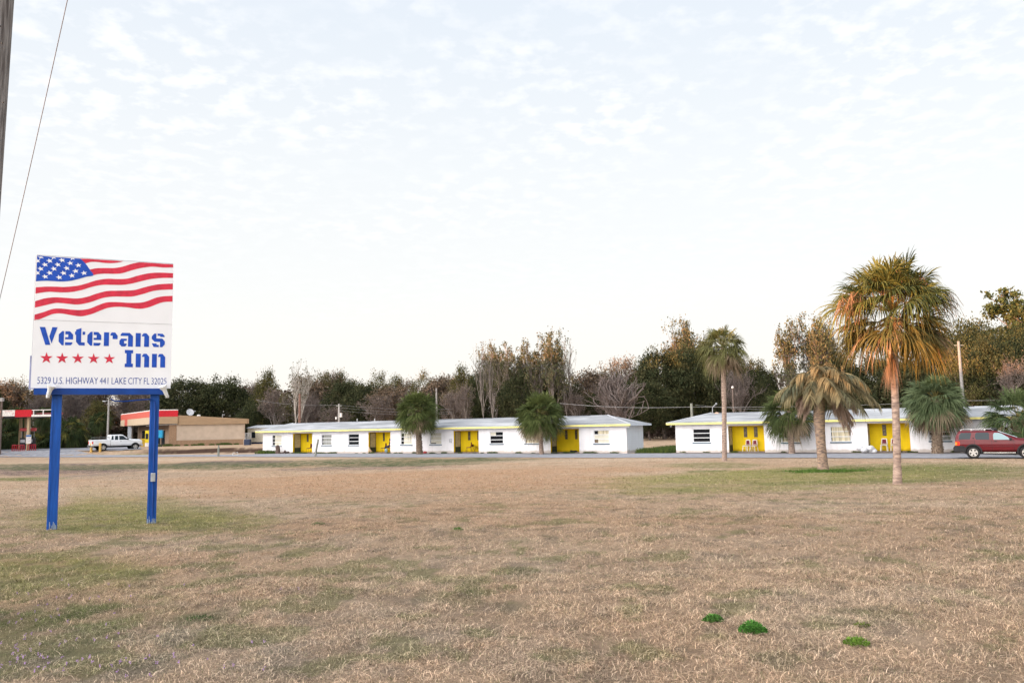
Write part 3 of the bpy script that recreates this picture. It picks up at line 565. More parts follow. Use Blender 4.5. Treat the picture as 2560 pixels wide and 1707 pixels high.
def motel_local(px, py, ox, oy, depth=0.0):
    """photo pixel -> (x along, z) on a plane 'depth' behind the facade whose corner is (ox,oy)"""
    nrm = np.array([SY, CY, 0]); O = np.array([ox, oy, 0]) + nrm * depth; d = ray(px, py); tt = ((O - CAMP) @ nrm) / (d @ nrm); X_ = CAMP + d * tt
    return (X_[0] - ox) * CY - (X_[1] - oy) * SY, X_[2]
def motel(ox, oy, x0, x1, wins, recs, er, label, gyel):
    root = thing('motel_block', label, 'motel', (ox, oy, 0), -YAW)
    ML = lambda px, py=1100, dep=0.0: motel_local(px, py, ox, oy, dep)
    W_ = [(ML(a)[0], ML(b)[0], max(ML((a + b) / 2, zb_)[1], .4), ML((a + b) / 2, zt)[1], kind) for a, b, zt, zb_, kind in wins]
    R_ = [(ML(a)[0], ML(b)[0]) + tuple(k) for a, b, *k in recs]
    RD, RT_ = 1.25, 2.16; TH = .2
    # front wall, pierced by windows and broken by the porch recesses
    mb = MB(); cuts = sorted([(a, b, 'r') for a, b, *_ in R_] + [(a, b, (z0, z1)) for a, b, z0, z1, _ in W_]); x = x0
    for a, b, k in cuts:
        if a > x: mb.box(x, a, 0, TH, -.1, WE)
        if k == 'r': mb.box(a, b, .0, TH, RT_, WE)
        else: mb.box(a, b, 0, TH, -.1, k[0]); mb.box(a, b, 0, TH, k[1], WE)
        x = b
    if x1 > x: mb.box(x, x1, 0, TH, -.1, WE)
    mb.build('front_wall', m_white, root)
    mb = MB(); mb.box(x1 - TH, x1 - .001, TH, DP, -.1, WE - .002); mb.box(x0 + .001, x0 + TH, TH, DP, -.1, WE - .002); mb.box(x0 + TH, x1 - TH, DP - TH, DP, -.1, WE - .002); mb.build('end_wall', m_end, root)
    mb = MB(); mb.box(x0 + TH, x1 - TH, 2.3, 2.32, 0, WE - .05); mb.build('inner_partition', m_int, root)
    # windows
    for a, b, z0, z1, kind in W_:
        mb = MB(); fw = .05
        mb.box(a + .002, a + fw, .035, .10, z0, z1); mb.box(b - fw, b - .002, .035, .10, z0, z1); mb.box(a + fw, b - fw, .035, .10, z1 - fw, z1 - .002); mb.box(a + fw, b - fw, .035, .10, z0 + .002, z0 + fw)
        h_ = z1 - z0
        for q in (1 / 3, 2 / 3): mb.box(a + fw, b - fw, .04, .09, z0 + h_ * q - .028, z0 + h_ * q + .028)
        wo = mb.build('window', m_frame, root)
        mb = MB(); mb.box(a - .04, b + .04, -.055, .034, z0 - .10, z0 - .002); mb.build('sill', m_sill, wo)
        mb = MB(); mb.box(a + fw, b - fw, .10, .108, z0 + fw, z1 - fw); mb.build('pane', m_dark, wo)
        w_ = b - a
        def cu(f0, f1, g0, g1, m_, y=.094): 
            mb = MB(); mb.box(a + fw + (w_ - 2 * fw) * f0, a + fw + (w_ - 2 * fw) * f1, y, y + .003, z0 + fw + (h_ - 2 * fw) * g0, z0 + fw + (h_ - 2 * fw) * g1); mb.build('blind', m_, wo)
        if kind == 'left_gap': cu(.22, 1, 0, 1, m_cream)
        elif kind == 'grey': cu(.10, 1, 0, 1, m_curt)
        elif kind == 'full': cu(.03, 1, .09, 1, m_cream); cu(.5, 1, 0, .088, m_cream, .0945)
        elif kind == 'top_left': cu(0, .42, .70, 1, m_cream)
        elif kind == 'curtain': cu(.04, .97, 0, 1, m_curtc)
        elif kind == 'corner': cu(.24, 1, 0, .66, m_cream); cu(.24, 1, .665, 1, m_curtc); cu(0, .235, .33, .66, m_cream, .0945); cu(0, .235, 0, .30, m_brown, .0945)
        elif kind == 'low_white': cu(0, 1, 0, .45, m_curt)
    # porches
    for a, b, dr, sl in R_:
        bm_ = MB(); bm_.box(a + .001, b - .001, RD, RD + .12, 0, RT_ + .16); bm_.box(a - .12, a, TH + .001, RD + .11, 0, RT_ + .16)
        bm_.box(b, b + .12, TH + .001, RD + .11, 0, RT_ + .16); bm_.box(a + .001, b - .001, TH + .001, RD - .001, RT_ + .03, RT_ + .15); ra = bm_.build('porch', m_yel, root)
        mb = MB(); mb.box(a - .003, a + .012, .005, TH - .001, 0, RT_ - .001) if gyel else mb.box(a, a + .004, .01, .19, 0, RT_ - .01); mb.build('porch_jamb', m_yel if gyel else m_white, ra)
        mb = MB(); mb.box(a + .01, b - .01, -.004, .012, RT_ + .002, RT_ + .055); mb.build('lintel', m_lintel, ra)
        mb = MB(); mb.box(a + .003, b - .003, .02, RD - .002, -.08, .10); mb.build('porch_floor', mat('porch_slab', (.20, .17, .15), .9, var=.2) if 'porch_slab' not in D.materials else D.materials['porch_slab'], ra)
        # door in the side wall on the left
        d0, d1 = .30, 1.14; mb = MB(); mb.box(a, a + .02, d0 - .05, d0, .10, 2.10); mb.box(a, a + .02, d1, d1 + .05, .10, 2.10); mb.box(a, a + .02, d0, d1, 2.05, 2.10); do = mb.build('door', m_dgrn, root)
        mb = MB(); mb.box(a + .001, a + .012, d0, d1, .62, 2.05); mb.build('door_panel', m_door, do)
        mb = MB(); mb.box(a + .001, a + .014, d0, d1, .10, .62); mb.build('kick_plate', m_dgrn, do)
        mb = MB(); mb.sphere((a + .05, d0 + .09, 1.08), .03, 8, 5); mb.build('handle', galv, do)
        # tall slits of glass block in the back wall
        for f0 in sl:
            s0 = ML(f0[0], 1100, RD)[0]; s1 = ML(f0[1], 1100, RD)[0]; s1 = min(s1, b - .01); mb = MB(); mb.box(s0, s1, RD - .012, RD - .001, 1.22, 2.06); so_ = mb.build('glass_slit', m_gblock, root)
            mb = MB(); mb.box(s0 + .025, s1 - .025, RD - .02, RD - .0121, 1.245, 2.035); mb.build('glass_block', m_gb2, so_)
    # hip roof
    e0, e1, f0, f1 = x0 - OV, x1 + OV, -OV, DP + OV; zt = WE + .155; mid = DP / 2; hx = DP / 2 + OV * .9
    r0, r1_ = x0 + hx - OV * .0, x1 - hx + OV * .0
    mb = MB(); vs = [(e0, f0, zt), (e1, f0, zt), (e1, f1, zt), (e0, f1, zt), (r0, mid, er), (r1_, mid, er)]
    mb.add(vs, [(0, 1, 5, 4), (1, 2, 5), (2, 3, 4, 5), (3, 0, 4)]); ro = mb.build('roof', m_roof, root)
    rng_ = random.Random(int(abs(ox) * 10)); xx = r0 + .6
    while xx < r1_ - 2:
        l_ = 1.6 + rng_.random() * 2.6; mb = MB(); mb.box(xx, min(xx + l_, r1_), mid - .13, mid + .13, er - .04, er + .012); xx += l_ + 2 + rng_.random() * 4
        mb.build('ridge_vent', mat('ridge_dark', (.10, .11, .13), .8) if 'ridge_dark' not in D.materials else D.materials['ridge_dark'], ro)
    for ee, rr0 in ((e1 - .02, r1_), (e0 + .02, r0)):
        mb = MB(); mb.tube([(ee, f0 + .02, zt + .01), (rr0, mid, er + .015)], .035, 5); mb.build('hip_cap', mat('hip_pale', (.50, .53, .57), .8) if 'hip_pale' not in D.materials else D.materials['hip_pale'], ro)
    mb = MB(); mb.box(e0, e1 - .001, f0, f0 + .03, WE + .002, zt - .003); mb.build('front_fascia', m_fas, root)
    mb = MB(); mb.box(e1 - .03, e1, f0 + .031, f1, WE + .002, zt - .003); mb.build('end_fascia', m_fasw, root); mb = MB(); mb.box(e0, e0 + .03, f0 + .031, f1, WE + .002, zt - .003); mb.build('end_fascia', m_fasw, root)
    mb = MB(); mb.box(e0 + .031, e1 - .031, f0 + .031, f1 - .02, WE + .004, WE + .03); mb.build('soffit', m_soff, root)
    return root, ML, W_, R_
LEN1 = 43.43
mo1, ML1, W1_, R1_ = motel(BX, BY, -LEN1, 0, [(680.3, 704.1, 1086.9, 1114, 'left_gap'), (803.6, 829, 1085.8, 1112.6, 'grey'), (870.5, 897.6, 1084.3, 1112.3, 'dark'), (1001.6, 1030.3, 1082, 1111.2, 'left_gap'), (1074.6, 1103.9, 1080.8, 1110.4, 'full'),
  (1224.5, 1258.2, 1078.6, 1109, 'top_left'), (1311.8, 1346.6, 1078, 1108, 'curtain'), (1484.4, 1523.3, 1074.8, 1108, 'corner')],
 [(732, 780.6, 1, [(767, 771.5)]), (920.9, 976, 1, [(957.4, 962)]), (1134.2, 1196.6, 1, [(1170.3, 1176.4), (1193.4, 1197)]), (1376.5, 1448, 1, [(1413, 1419.3), (1438, 1444)])], ER,
 'long low white motel block with four yellow porches, left of the gap', True)
B2X, B2Y = 13.515, 67.34
mo2, ML2, W2_, R2_ = motel(B2X, B2Y, 0, 46.0, [(1732.4, 1776.5, 1071.2, 1105.4, 'dark'), (1953.6, 2001.8, 1070.5, 1105.6, 'curtain'), (2076.7, 2127.8, 1065.3, 1104, 'curtain'), (2323, 2379, 1068, 1101.5, 'low_white')],
 [(1821.3, 1911, 1, [(1860.6, 1869), (1886, 1895)]), (2170.1, 2275.5, 1, [(2207.5, 2217.5)])], 3.27,
 'right-hand white motel block with two wide yellow porches behind palms', False)
mb = MB(); x_, z_ = ML1(1127.5, 1101); mb.box(x_ - .11, x_ + .11, -.10, -.002, z_ - .20, z_ + .20); mo_ = mb.build('meter_box', mat('meter_grey', (.55, .56, .60), .5), mo1, bevel=.015)
mb = MB(); mb.box(x_ - .112, x_ - .09, -.104, -.101, z_ - .16, z_ + .12); mb.build('meter_slot', dark_metal, mo_)
for px in (1567.5, 1572):
    mb = MB(); x_, z_ = ML1(px, 1066.5, -.3); mb.tube([(x_, -.28, WE + .0), (x_, -.33, WE - .06), (x_ + .03, -.40, WE - .13)], [.02, .05, .065], 8); mb.build('flood_lamp', D.materials['lamp_white'], mo1)
for k in range(2):
    mb = MB(); mb.tube([(-.38 + k * .12, .2 + k * 1.1, WE), (-.40 + k * .12, .2 + k * 1.1, WE - .06), (-.46 + k * .1, .15 + k * 1.1, WE - .14)], [.02, .06, .08], 8); mb.build('flood_lamp', D.materials['lamp_white'], mo2)
# little tan gabled vent, mast and dish base behind the hip of the right block
mb = MB(); gx = 3.1; mb.prism([(gx - .75, 2.72), (gx + .55, 2.95), (gx + .55, 3.02), (gx - .1, 3.33), (gx - .75, 2.90)], 'y', 1.75, 2.35); cb_ = mb.build('roof_gable', mat('bare_board', (.55, .38, .28), .8), mo2)
mb = MB(); mb.tube([(gx - .65, 2.6, 2.4), (gx - .62, 2.6, 3.75), (gx - .3, 2.6, 4.02)], .035, 6); mb.sphere((gx - .28, 2.6, 4.03), .09, 8, 5); mb.build('service_mast', galv, mo2)
mb = MB(); x_, z_ = ML1(893, 1055, 2.2); mb.tube([(x_, 2.2, 3.2), (x_, 2.2, 3.62)], .05, 6); mb.build('vent_pipe', mat('pvc', (.5, .5, .5), .5), mo1)
mb = MB(); x_, z_ = ML1(938, 1052, 2.4); mb.tube([(x_, 2.3, 3.2), (x_, 2.3, 3.58)], .06, 6); mb.build('vent_pipe', D.materials['pvc'], mo1)

# ------------------------------------------------------------------ things on the porches
m_maroon = mat('chair_maroon', (.16, .018, .035), .6); m_chleg = mat('chair_leg_white', (.80, .78, .70), .4); m_chdk = mat('chair_leg_dark', (.06, .02, .02), .5)
def mkchair(name, label, loc, rz, legm, shell, group):
    root = thing(name, label, 'chair', loc, rz, group)
    mb = MB(); mb.box(-.22, .22, -.22, .21, .42, .47); mb.build('seat', shell, root, bevel=.015)
    mb = MB(); mb.prism([(-.23, .52), (.23, .52), (.19, .90), (.14, .94), (-.14, .94), (-.19, .90)], 'y', .22, .26); bk_ = mb.build('backrest', shell, root, bevel=.01)
    mb = MB(); mb.prism([(-.16, .55), (.16, .55), (.13, .87), (-.13, .87)], 'y', .205, .222); mb.build('back_pad', m_maroon, bk_)
    mb = MB(); mb.box(-.17, .17, -.19, .18, .472, .485); mb.build('seat_pad', m_maroon, root)
    for sx in (-1, 1):
        mb = MB(); mb.tube([(sx * .2, -.2, .42), (sx * .235, -.25, 0)], .022 if legm is m_chleg else .013, 6); mb.build('leg', legm, root)
        mb = MB(); mb.tube([(sx * .2, .2, .6), (sx * .2, .2, .42), (sx * .235, .27, 0)], .022 if legm is m_chleg else .013, 6); mb.build('leg', legm, root)
    return root
def porch_pt(ML, ox, oy, px, dep, z=.10):
    x_, _ = ML(px, 1125, dep); return (ox + x_ * CY + dep * SY, oy - x_ * SY + dep * CY, z)
def side(R, da): return -YAW + da
mkchair('porch_chair', 'maroon chair facing left on the leftmost yellow porch', porch_pt(ML1, BX, BY, 773, .6), side(0, -1.3), m_chdk, m_maroon, 'chairs on the motel porches')
mkchair('porch_chair', 'dark maroon chair in front of the seated person on the second porch', porch_pt(ML1, BX, BY, 959.5, .55), side(0, -1.25), m_chdk, m_maroon, 'chairs on the motel porches')
mkchair('porch_chair', 'dark chair the person sits on, at the right edge of the second porch', porch_pt(ML1, BX, BY, 973.5, .62), side(0, -1.1), m_chdk, m_maroon, 'chairs on the motel porches')
mkchair('porch_chair', 'maroon chair turned sideways on the third porch beside a small table', porch_pt(ML1, BX, BY, 1172.5, .55), side(0, -1.2), m_chdk, m_maroon, 'chairs on the motel porches')
mkchair('porch_chair', 'left one of the two white-framed maroon chairs on the porch beside the slender palm', porch_pt(ML2, B2X, B2Y, 1867, .75), side(0, -.35), m_chleg, m_chleg, 'chairs on the motel porches')
mkchair('porch_chair', 'right one of the two white-framed maroon chairs on the porch beside the slender palm', porch_pt(ML2, B2X, B2Y, 1884.5, .75), side(0, -.3), m_chleg, m_chleg, 'chairs on the motel porches')
mkchair('porch_chair', 'white-framed maroon chair alone on the far right yellow porch', porch_pt(ML2, B2X, B2Y, 2211, .75), side(0, -.05), m_chleg, m_chleg, 'chairs on the motel porches')
mkchair('porch_chair', 'white-framed chair mostly hidden behind the big palm trunk', porch_pt(ML2, B2X, B2Y, 2236, .75), side(0, .05), m_chleg, m_chleg, 'chairs on the motel porches')
q = porch_pt(ML1, BX, BY, 1186.5, .9); tr_ = thing('side_table', 'small dark stand beside the maroon chair on the third porch', 'table', q, -YAW)
mb = MB(); mb.box(-.28, .28, -.18, .18, .50, .54); mb.box(-.28, -.20, -.18, .18, .54, .74); mb.build('table_top', m_chdk, tr_)
for sx in (-.22, .22):
    mb = MB(); mb.tube([(sx, 0, .5), (-sx * .4, 0, 0)], .012, 5); mb.build('leg', m_chdk, tr_)
# seated person
def skinned(name, J, E_, m, parent, sub=1):
    me = D.meshes.new(name); me.from_pydata([j[0] for j in J], E_, []); o = D.objects.new(name, me); COL.objects.link(o); o.parent = parent; me.materials.append(m)
    s_ = o.modifiers.new('skin', 'SKIN'); 
    for i_, j in enumerate(J): me.skin_vertices[0].data[i_].radius = (j[1], j[1])
    me.skin_vertices[0].data[0].use_root = True
    b_ = o.modifiers.new('sub', 'SUBSURF'); b_.levels = sub; b_.render_levels = sub
    dg = bpy.context.evaluated_depsgraph_get(); dg.update(); m2 = D.meshes.new_from_object(o.evaluated_get(dg)); o.modifiers.clear(); o.data = m2; m2.name = name
    for p in m2.polygons: p.use_smooth = True
    return o
q = porch_pt(ML1, BX, BY, 973, .60); ps = thing('person', 'person in dark clothes seated at the right edge of the second porch', 'person', q, -YAW - 1.1)
skin_m = mat('skin', (.30, .15, .09), .6, var=.05); top_m = mat('dark_top', (.02, .022, .035), .8)
J = [((0, .08, .56), .13), ((0, .12, .75), .12), ((0, .13, .95), .15), ((0, .10, 1.10), .055), ((0, .08, 1.20), .095), ((0, .06, 1.30), .085),
     ((-.10, -.05, .54), .085), ((-.11, -.36, .53), .065), ((-.11, -.36, .28), .05), ((-.11, -.36, .07), .04), ((-.11, -.50, .04), .035),
     ((.10, -.05, .54), .085), ((.11, -.40, .53), .065), ((.11, -.42, .28), .05), ((.11, -.42, .07), .04), ((.11, -.56, .04), .035),
     ((-.20, .12, 1.0), .06), ((-.24, .05, .76), .042), ((-.16, -.18, .66), .03), ((-.14, -.26, .62), .028), ((.20, .12, 1.0), .06), ((.24, .05, .76), .042), ((.16, -.18, .66), .03), ((.14, -.26, .62), .028)]
E_ = [(0, 1), (1, 2), (2, 3), (3, 4), (4, 5), (0, 6), (6, 7), (7, 8), (8, 9), (9, 10), (0, 11), (11, 12), (12, 13), (13, 14), (14, 15), (2, 16), (16, 17), (17, 18), (18, 19), (2, 20), (20, 21), (21, 22), (22, 23)]
skinned('body', J, E_, skin_m, ps)
skinned('dark_top', [((0, .08, .55), .15), ((0, .12, .75), .14), ((0, .13, .97), .165), ((-.21, .12, 1.0), .075), ((-.24, .06, .80), .055), ((.21, .12, 1.0), .075), ((.24, .06, .80), .055)], [(0, 1), (1, 2), (2, 3), (3, 4), (2, 5), (5, 6)], top_m, ps)
skinned('trousers', [((0, .06, .55), .145), ((-.11, -.05, .545), .10), ((-.11, -.36, .535), .08), ((-.11, -.36, .30), .065), ((.11, -.05, .545), .10), ((.11, -.40, .535), .08), ((.11, -.42, .30), .065)], [(0, 1), (1, 2), (2, 3), (0, 4), (4, 5), (5, 6)], mat('dark_trousers', (.03, .035, .06), .8), ps)
mb = MB(); mb.sphere((0, .10, 1.27), (.10, .11, .11), 10, 7); mb.build('hair', mat('hair_dark', (.012, .009, .008), .7), ps, smooth=True)
mb = MB(); mb.tube([(0, .12, .79), (0, .12, .81), (0, .12, .83)], [.172, .174, .172], 12); mb.build('top_stripe', mat('stripe_white', (.7, .7, .7), .8), ps)
q = porch_pt(ML1, BX, BY, 965.5, .3); bo = MB(); bo.sphere((0, 0, .19), (.16, .12, .22), 10, 7); o = bo.build('carrier_bag', mat('bag_blue', (.22, .36, .45), .6), smooth=True); o.location = q; o.rotation_euler = (0, 0, -YAW); tag(o, 'pale blue carrier bag on the floor at the feet of the seated person', 'bag')
q = porch_pt(ML1, BX, BY, 925.5, .1); dg_ = thing('dog', 'small tan and white dog sitting by the dark door sill of the second porch', 'dog', q, -YAW - .6)
skinned('body', [((0, .10, .14), .09), ((0, .0, .22), .085), ((0, -.08, .32), .07), ((0, -.11, .42), .045), ((0, -.14, .50), .06), ((0, -.22, .48), .03), ((-.05, -.10, .15), .03), ((-.05, -.11, .02), .022), ((.05, -.10, .15), .03), ((.05, -.11, .02), .022), ((-.08, .10, .06), .05), ((-.08, -.02, .02), .025), ((.08, .10, .06), .05), ((.08, -.02, .02), .025), ((0, .22, .06), .02), ((.03, .30, .07), .014), ((-.04, -.12, .56), .016), ((.04, -.12, .56), .016)],
        [(0, 1), (1, 2), (2, 3), (3, 4), (4, 5), (2, 6), (6, 7), (2, 8), (8, 9), (0, 10), (10, 11), (0, 12), (12, 13), (0, 14), (14, 15), (4, 16), (4, 17)], mat('dog_fur', (.60, .38, .20), .9, col2=(.75, .62, .5), scale=5), dg_)
def lump(name, label, cat, px, py, z, size, m, seed, depth_w=-.3, root_loc=None, parts=14, flat_=.7):
    p = root_loc if root_loc is not None else gpt(px, py); mb = MB(); r = random.Random(seed)
    for _ in range(parts):
        mb.sphere((r.gauss(0, size * .35), r.gauss(0, size * .25), abs(r.gauss(0, size * .25 * flat_)) + .04), (size * r.uniform(.18, .34), size * r.uniform(.18, .3), size * r.uniform(.14, .26)), 7, 5)
    o = mb.build(name, m, smooth=True); o.location = p; return tag(o, label, cat)
lump('white_bags', 'heap of white plastic bags against the wall left of the far right porch', 'bags', 2177, 1131, 0, .85, mat('plastic_white', (.62, .64, .68), .5), 3, root_loc=wpt(-0 - 0, 0) and porch_pt(ML2, B2X, B2Y, 2176, -.5, .05))
lump('stone', 'dark rounded rock near the tree stump by the wall', 'rock', 715, 1134, 0, .55, mat('rock_brown', (.10, .07, .06), .9), 5, root_loc=porch_pt(ML1, BX, BY, 714.5, -.45, .02), parts=7)
lump('litter', 'small red rag at the foot of the first palm', 'litter', 1058, 1133, 0, .5, mat('rag_red', (.5, .05, .05), .8), 8, root_loc=porch_pt(ML1, BX, BY, 1058.5, -.6, .02), parts=5, flat_=.4)
lump('door_mat_heap', 'dark bundle lying below the fourth porch slit window', 'bundle', 0, 0, 0, .5, dark_metal, 9, root_loc=porch_pt(ML1, BX, BY, 1432, .5, .10), parts=5, flat_=.2)
# tree stump and posts
bark_m = mat('bark_grey', (.17, .12, .10), .95, col2=(.05, .035, .03), scale=10, bump=.8, bscale=16, stretch=(1, 1, .35))
q = porch_pt(ML1, BX, BY, 694.5, -.75, 0); mb = MB(); mb.tube([(0, 0, -.05), (0, 0, .1), (.02, 0, .4), (-.02, 0, .72), (0, .02, .86), (.03, .0, .93)], [.34, .27, .25, .245, .20, .07], 12); o = mb.build('tree_stump', bark_m); o.location = q; tag(o, 'rough grey-brown tree stump before the leftmost motel window', 'tree stump')
woodp = mat('post_wood', (.30, .31, .27), .9, col2=(.14, .14, .12), scale=8, stretch=(2, 2, .3))
q = gpt(787, 1141); mb = MB(); mb.tube([(0, 0, -.2), (.16, 0, .75), (.32, 0, 1.62)], [.10, .095, .085], 10); o = mb.build('leaning_post', woodp); o.location = q; tag(o, 'short grey wooden post leaning right at the edge of the drive', 'post')
q = gpt(546, 1140.5); mb = MB(); mb.tube([(0, 0, -.2), (0, 0, .8), (0, 0, 1.15)], [.11, .10, .05], 10); o = mb.build('short_post', woodp); o.location = q; tag(o, 'stubby upright wooden post on the grass edge before the earth bank', 'post')
q = gpt(588, 1139); mb = MB(); mb.tube([(-.3, 0, .02), (-.22, 0, .3), (.25, 0, .36), (.3, 0, .1), (-.3, 0, .02)], .03, 6); o = mb.build('wire_frame', mat('white_wire', (.7, .7, .7), .5)); o.location = q; tag(o, 'small bent white wire frame lying by the drive', 'debris')
# ------------------------------------------------------------------ palms
palmleaf = attr_mat('palm_leaf', rough=.65, transl=.18, spec=.14)
trunk_smooth = mat('palm_trunk_grey', (.42, .32, .26), .9, col2=(.14, .10, .085), scale=7, bump=1.0, bscale=12, stretch=(1, 1, 3.0), detail=7)
trunk_boot = mat('palm_trunk_boots', (.30, .225, .16), .95, col2=(.09, .06, .045), scale=9, bump=.7, bscale=18)
UPV = np.array([0, 0, 1.0])
class LF:
    def __init__(s): s.V = []; s.Q = []; s.C = []; s.n = 0
    def add(s, V, Q, C):
        s.V.append(V); s.Q.append(Q + s.n); s.C.append(C); s.n += len(V)
    def build(s, name, m, parent): return npobj(name, np.concatenate(s.V), np.concatenate(s.Q), m, parent, col=np.clip(np.concatenate(s.C), .004, .9))
def strip(lf, pts, wid, side, col, colt):
    """pts (n,k,3) centre lines, wid (n,k) half widths, side (n,k,3) or (n,1,3)"""
    n, k, _ = pts.shape; A = pts - side * wid[..., None]; B = pts + side * wid[..., None]; V = np.stack([A, B], 2).reshape(-1, 3)
    b = (np.arange(n)[:, None] * 2 * k + np.arange(k - 1)[None] * 2).ravel(); Q = np.stack([b, b + 1, b + 3, b + 2], 1)
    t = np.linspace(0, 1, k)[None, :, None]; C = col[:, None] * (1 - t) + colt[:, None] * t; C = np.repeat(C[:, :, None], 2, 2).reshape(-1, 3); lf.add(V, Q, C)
def fan(lf, r, c0, phi, el, lp, R, droop, col, colt, nf=30, spread=105, pet=.022, grav=.25, petcol=None):
    d0 = np.array([math.cos(el) * math.cos(phi), math.cos(el) * math.sin(phi), math.sin(el)]); t = np.linspace(0, 1, 5)[:, None]
    P = c0 + d0 * lp * t - UPV * grav * lp * t * t; d1 = d0 - UPV * grav * 2; d1 /= np.linalg.norm(d1)
    s = np.cross(d1, UPV); s = s / max(np.linalg.norm(s), 1e-4) if np.linalg.norm(s) > .05 else np.array([math.sin(phi), -math.cos(phi), 0])
    roll = r.normal() * .5; nn = np.cross(s, d1); s = s * math.cos(roll) + nn * math.sin(roll); nn = np.cross(s, d1)
    pc = np.array(petcol if petcol is not None else (.22, .19, .07))
    strip(lf, P[None], np.array([[1.6, 1.1, .9, .8, .7]]) * pet, s[None, None], pc[None], pc[None])
    nf = int(nf * 1.5)
    th = np.radians(np.linspace(-spread, spread, nf) + r.normal(size=nf) * 2.2); dth = math.radians(2 * spread / nf)
    dk = d1[None] * np.cos(th)[:, None] + s[None] * np.sin(th)[:, None] + nn[None] * (.12 + .22 * np.abs(np.sin(th)))[:, None]; dk /= np.linalg.norm(dk, axis=1)[:, None]
    ek = -d1[None] * np.sin(th)[:, None] + s[None] * np.cos(th)[:, None]
    Rk = R * (.74 + .28 * np.cos(th * .8)) * (.86 + .22 * r.random(nf)); ts = np.array([.02, .32, .56, .76, .90, 1.0])
    dr = 1.35 * droop * (.5 + 1.0 * r.random(nf)) * (1 + .5 * np.abs(np.sin(th)))
    pts = P[-1][None, None] + dk[:, None] * (Rk[:, None] * ts[None])[..., None] - UPV[None, None] * (dr[:, None] * Rk[:, None] * ts[None] ** 3.4)[..., None]
    w = np.array([.02, .31, .40, .27, .14, .02])[None] * R * dth * .58 * np.ones((nf, 1)); tw = ek + nn[None] * (r.normal(size=(nf, 1)) * .45)
    lum = (.75 + .5 * r.random((nf, 1))); strip(lf, pts, w, tw[:, None], np.array(col)[None] * lum, np.array(colt)[None] * lum)
def tangle(lf, r, c, dirv, ln, n, col, spread=.5, w=.008):
    """branched fruit stalk: many thin drooping strands"""
    d = dirv[None] + r.normal(size=(n, 3)) * spread; d /= np.linalg.norm(d, axis=1)[:, None]; l = ln * (.3 + .8 * r.random(n)); t = np.linspace(0, 1, 5)
    st = c[None] + dirv[None] * (r.random((n, 1)) * ln * .9) + r.normal(size=(n, 3)) * .05
    pts = st[:, None] + d[:, None] * (l[:, None] * t[None] * .6)[..., None] - UPV[None, None] * (l[:, None] * t[None] ** 2 * .9)[..., None] + r.normal(size=(n, 5, 3)) * .02
    sd = r.normal(size=(n, 3)); sd /= np.linalg.norm(sd, axis=1)[:, None]; lum = .6 + .8 * r.random((n, 1)); strip(lf, pts, np.full((n, 5), w), sd[:, None], np.array(col)[None] * lum, np.array(col)[None] * lum * 1.1)
def trunk(name, pts, rads, m, parent, boots=0, seed=1, r0=.03, ring=True):
    r = random.Random(seed); mb = MB(); P = [Vector(p) for p in pts]; L_ = [0]
    for i in range(1, len(P)): L_.append(L_[-1] + (P[i] - P[i - 1]).length)
    n = max(8, int(L_[-1] / .12)); pp_ = []; rr_ = []
    for i in range(n + 1):
        d = L_[-1] * i / n; k = max(j for j in range(len(P)) if L_[j] <= d + 1e-6); k = min(k, len(P) - 2); f = (d - L_[k]) / (L_[k + 1] - L_[k])
        pp_.append(P[k].lerp(P[k + 1], f)); rr_.append((rads[k] * (1 - f) + rads[k + 1] * f) * (1 + r.uniform(-.035, .035)))
    mb.tube(pp_, rr_, 14)
    o = mb.build(name, m, parent, smooth=not boots)
    if boots:
        bm_ = MB(); ga = 2.399963
        for i in range(boots):
            f = i / boots; d = L_[-1] * (boots_from + (1 - boots_from) * f) if (boots_from := 0.0) else L_[-1] * f
            k = max(j for j in range(len(P)) if L_[j] <= d + 1e-6); k = min(k, len(P) - 2); g = (d - L_[k]) / (L_[k + 1] - L_[k]); c = P[k].lerp(P[k + 1], g); R_ = rads[k] * (1 - g) + rads[k + 1] * g; a = i * ga
            o_ = Vector((math.cos(a), math.sin(a), 0)); s_ = Vector((-math.sin(a), math.cos(a), 0)); w = R_ * .42; h = .16 * r.uniform(.8, 1.3)
            b0 = c + o_ * (R_ * .92); top = c + o_ * (R_ * 1.0 + r0 * r.uniform(1.2, 2.4)) + Vector((0, 0, h))
            for q in (-1, 1):
                bm_.add([b0 - s_ * w * .5, b0 + s_ * w * .5, top + s_ * (w * .9 * (q > 0)) + s_ * .02 * q, top - s_ * (w * .9 * (q < 0)) + s_ * .02 * q, b0 + Vector((0, 0, h * .9)) + s_ * w * .3 * q], [(0, 1, 2, 3), (0, 3, 4), (1, 4, 2)])
        bo_ = bm_.build('leaf_boots', mat('boot_tan', (.34, .27, .20), .95, col2=(.14, .10, .075), scale=6) if 'boot_tan' not in D.materials else D.materials['boot_tan'], o, fix=False)
    return o
G1, G2, GY, BRN, TANL = (.045, .070, .024), (.095, .120, .042), (.19, .175, .035), (.20, .145, .095), (.36, .27, .19)
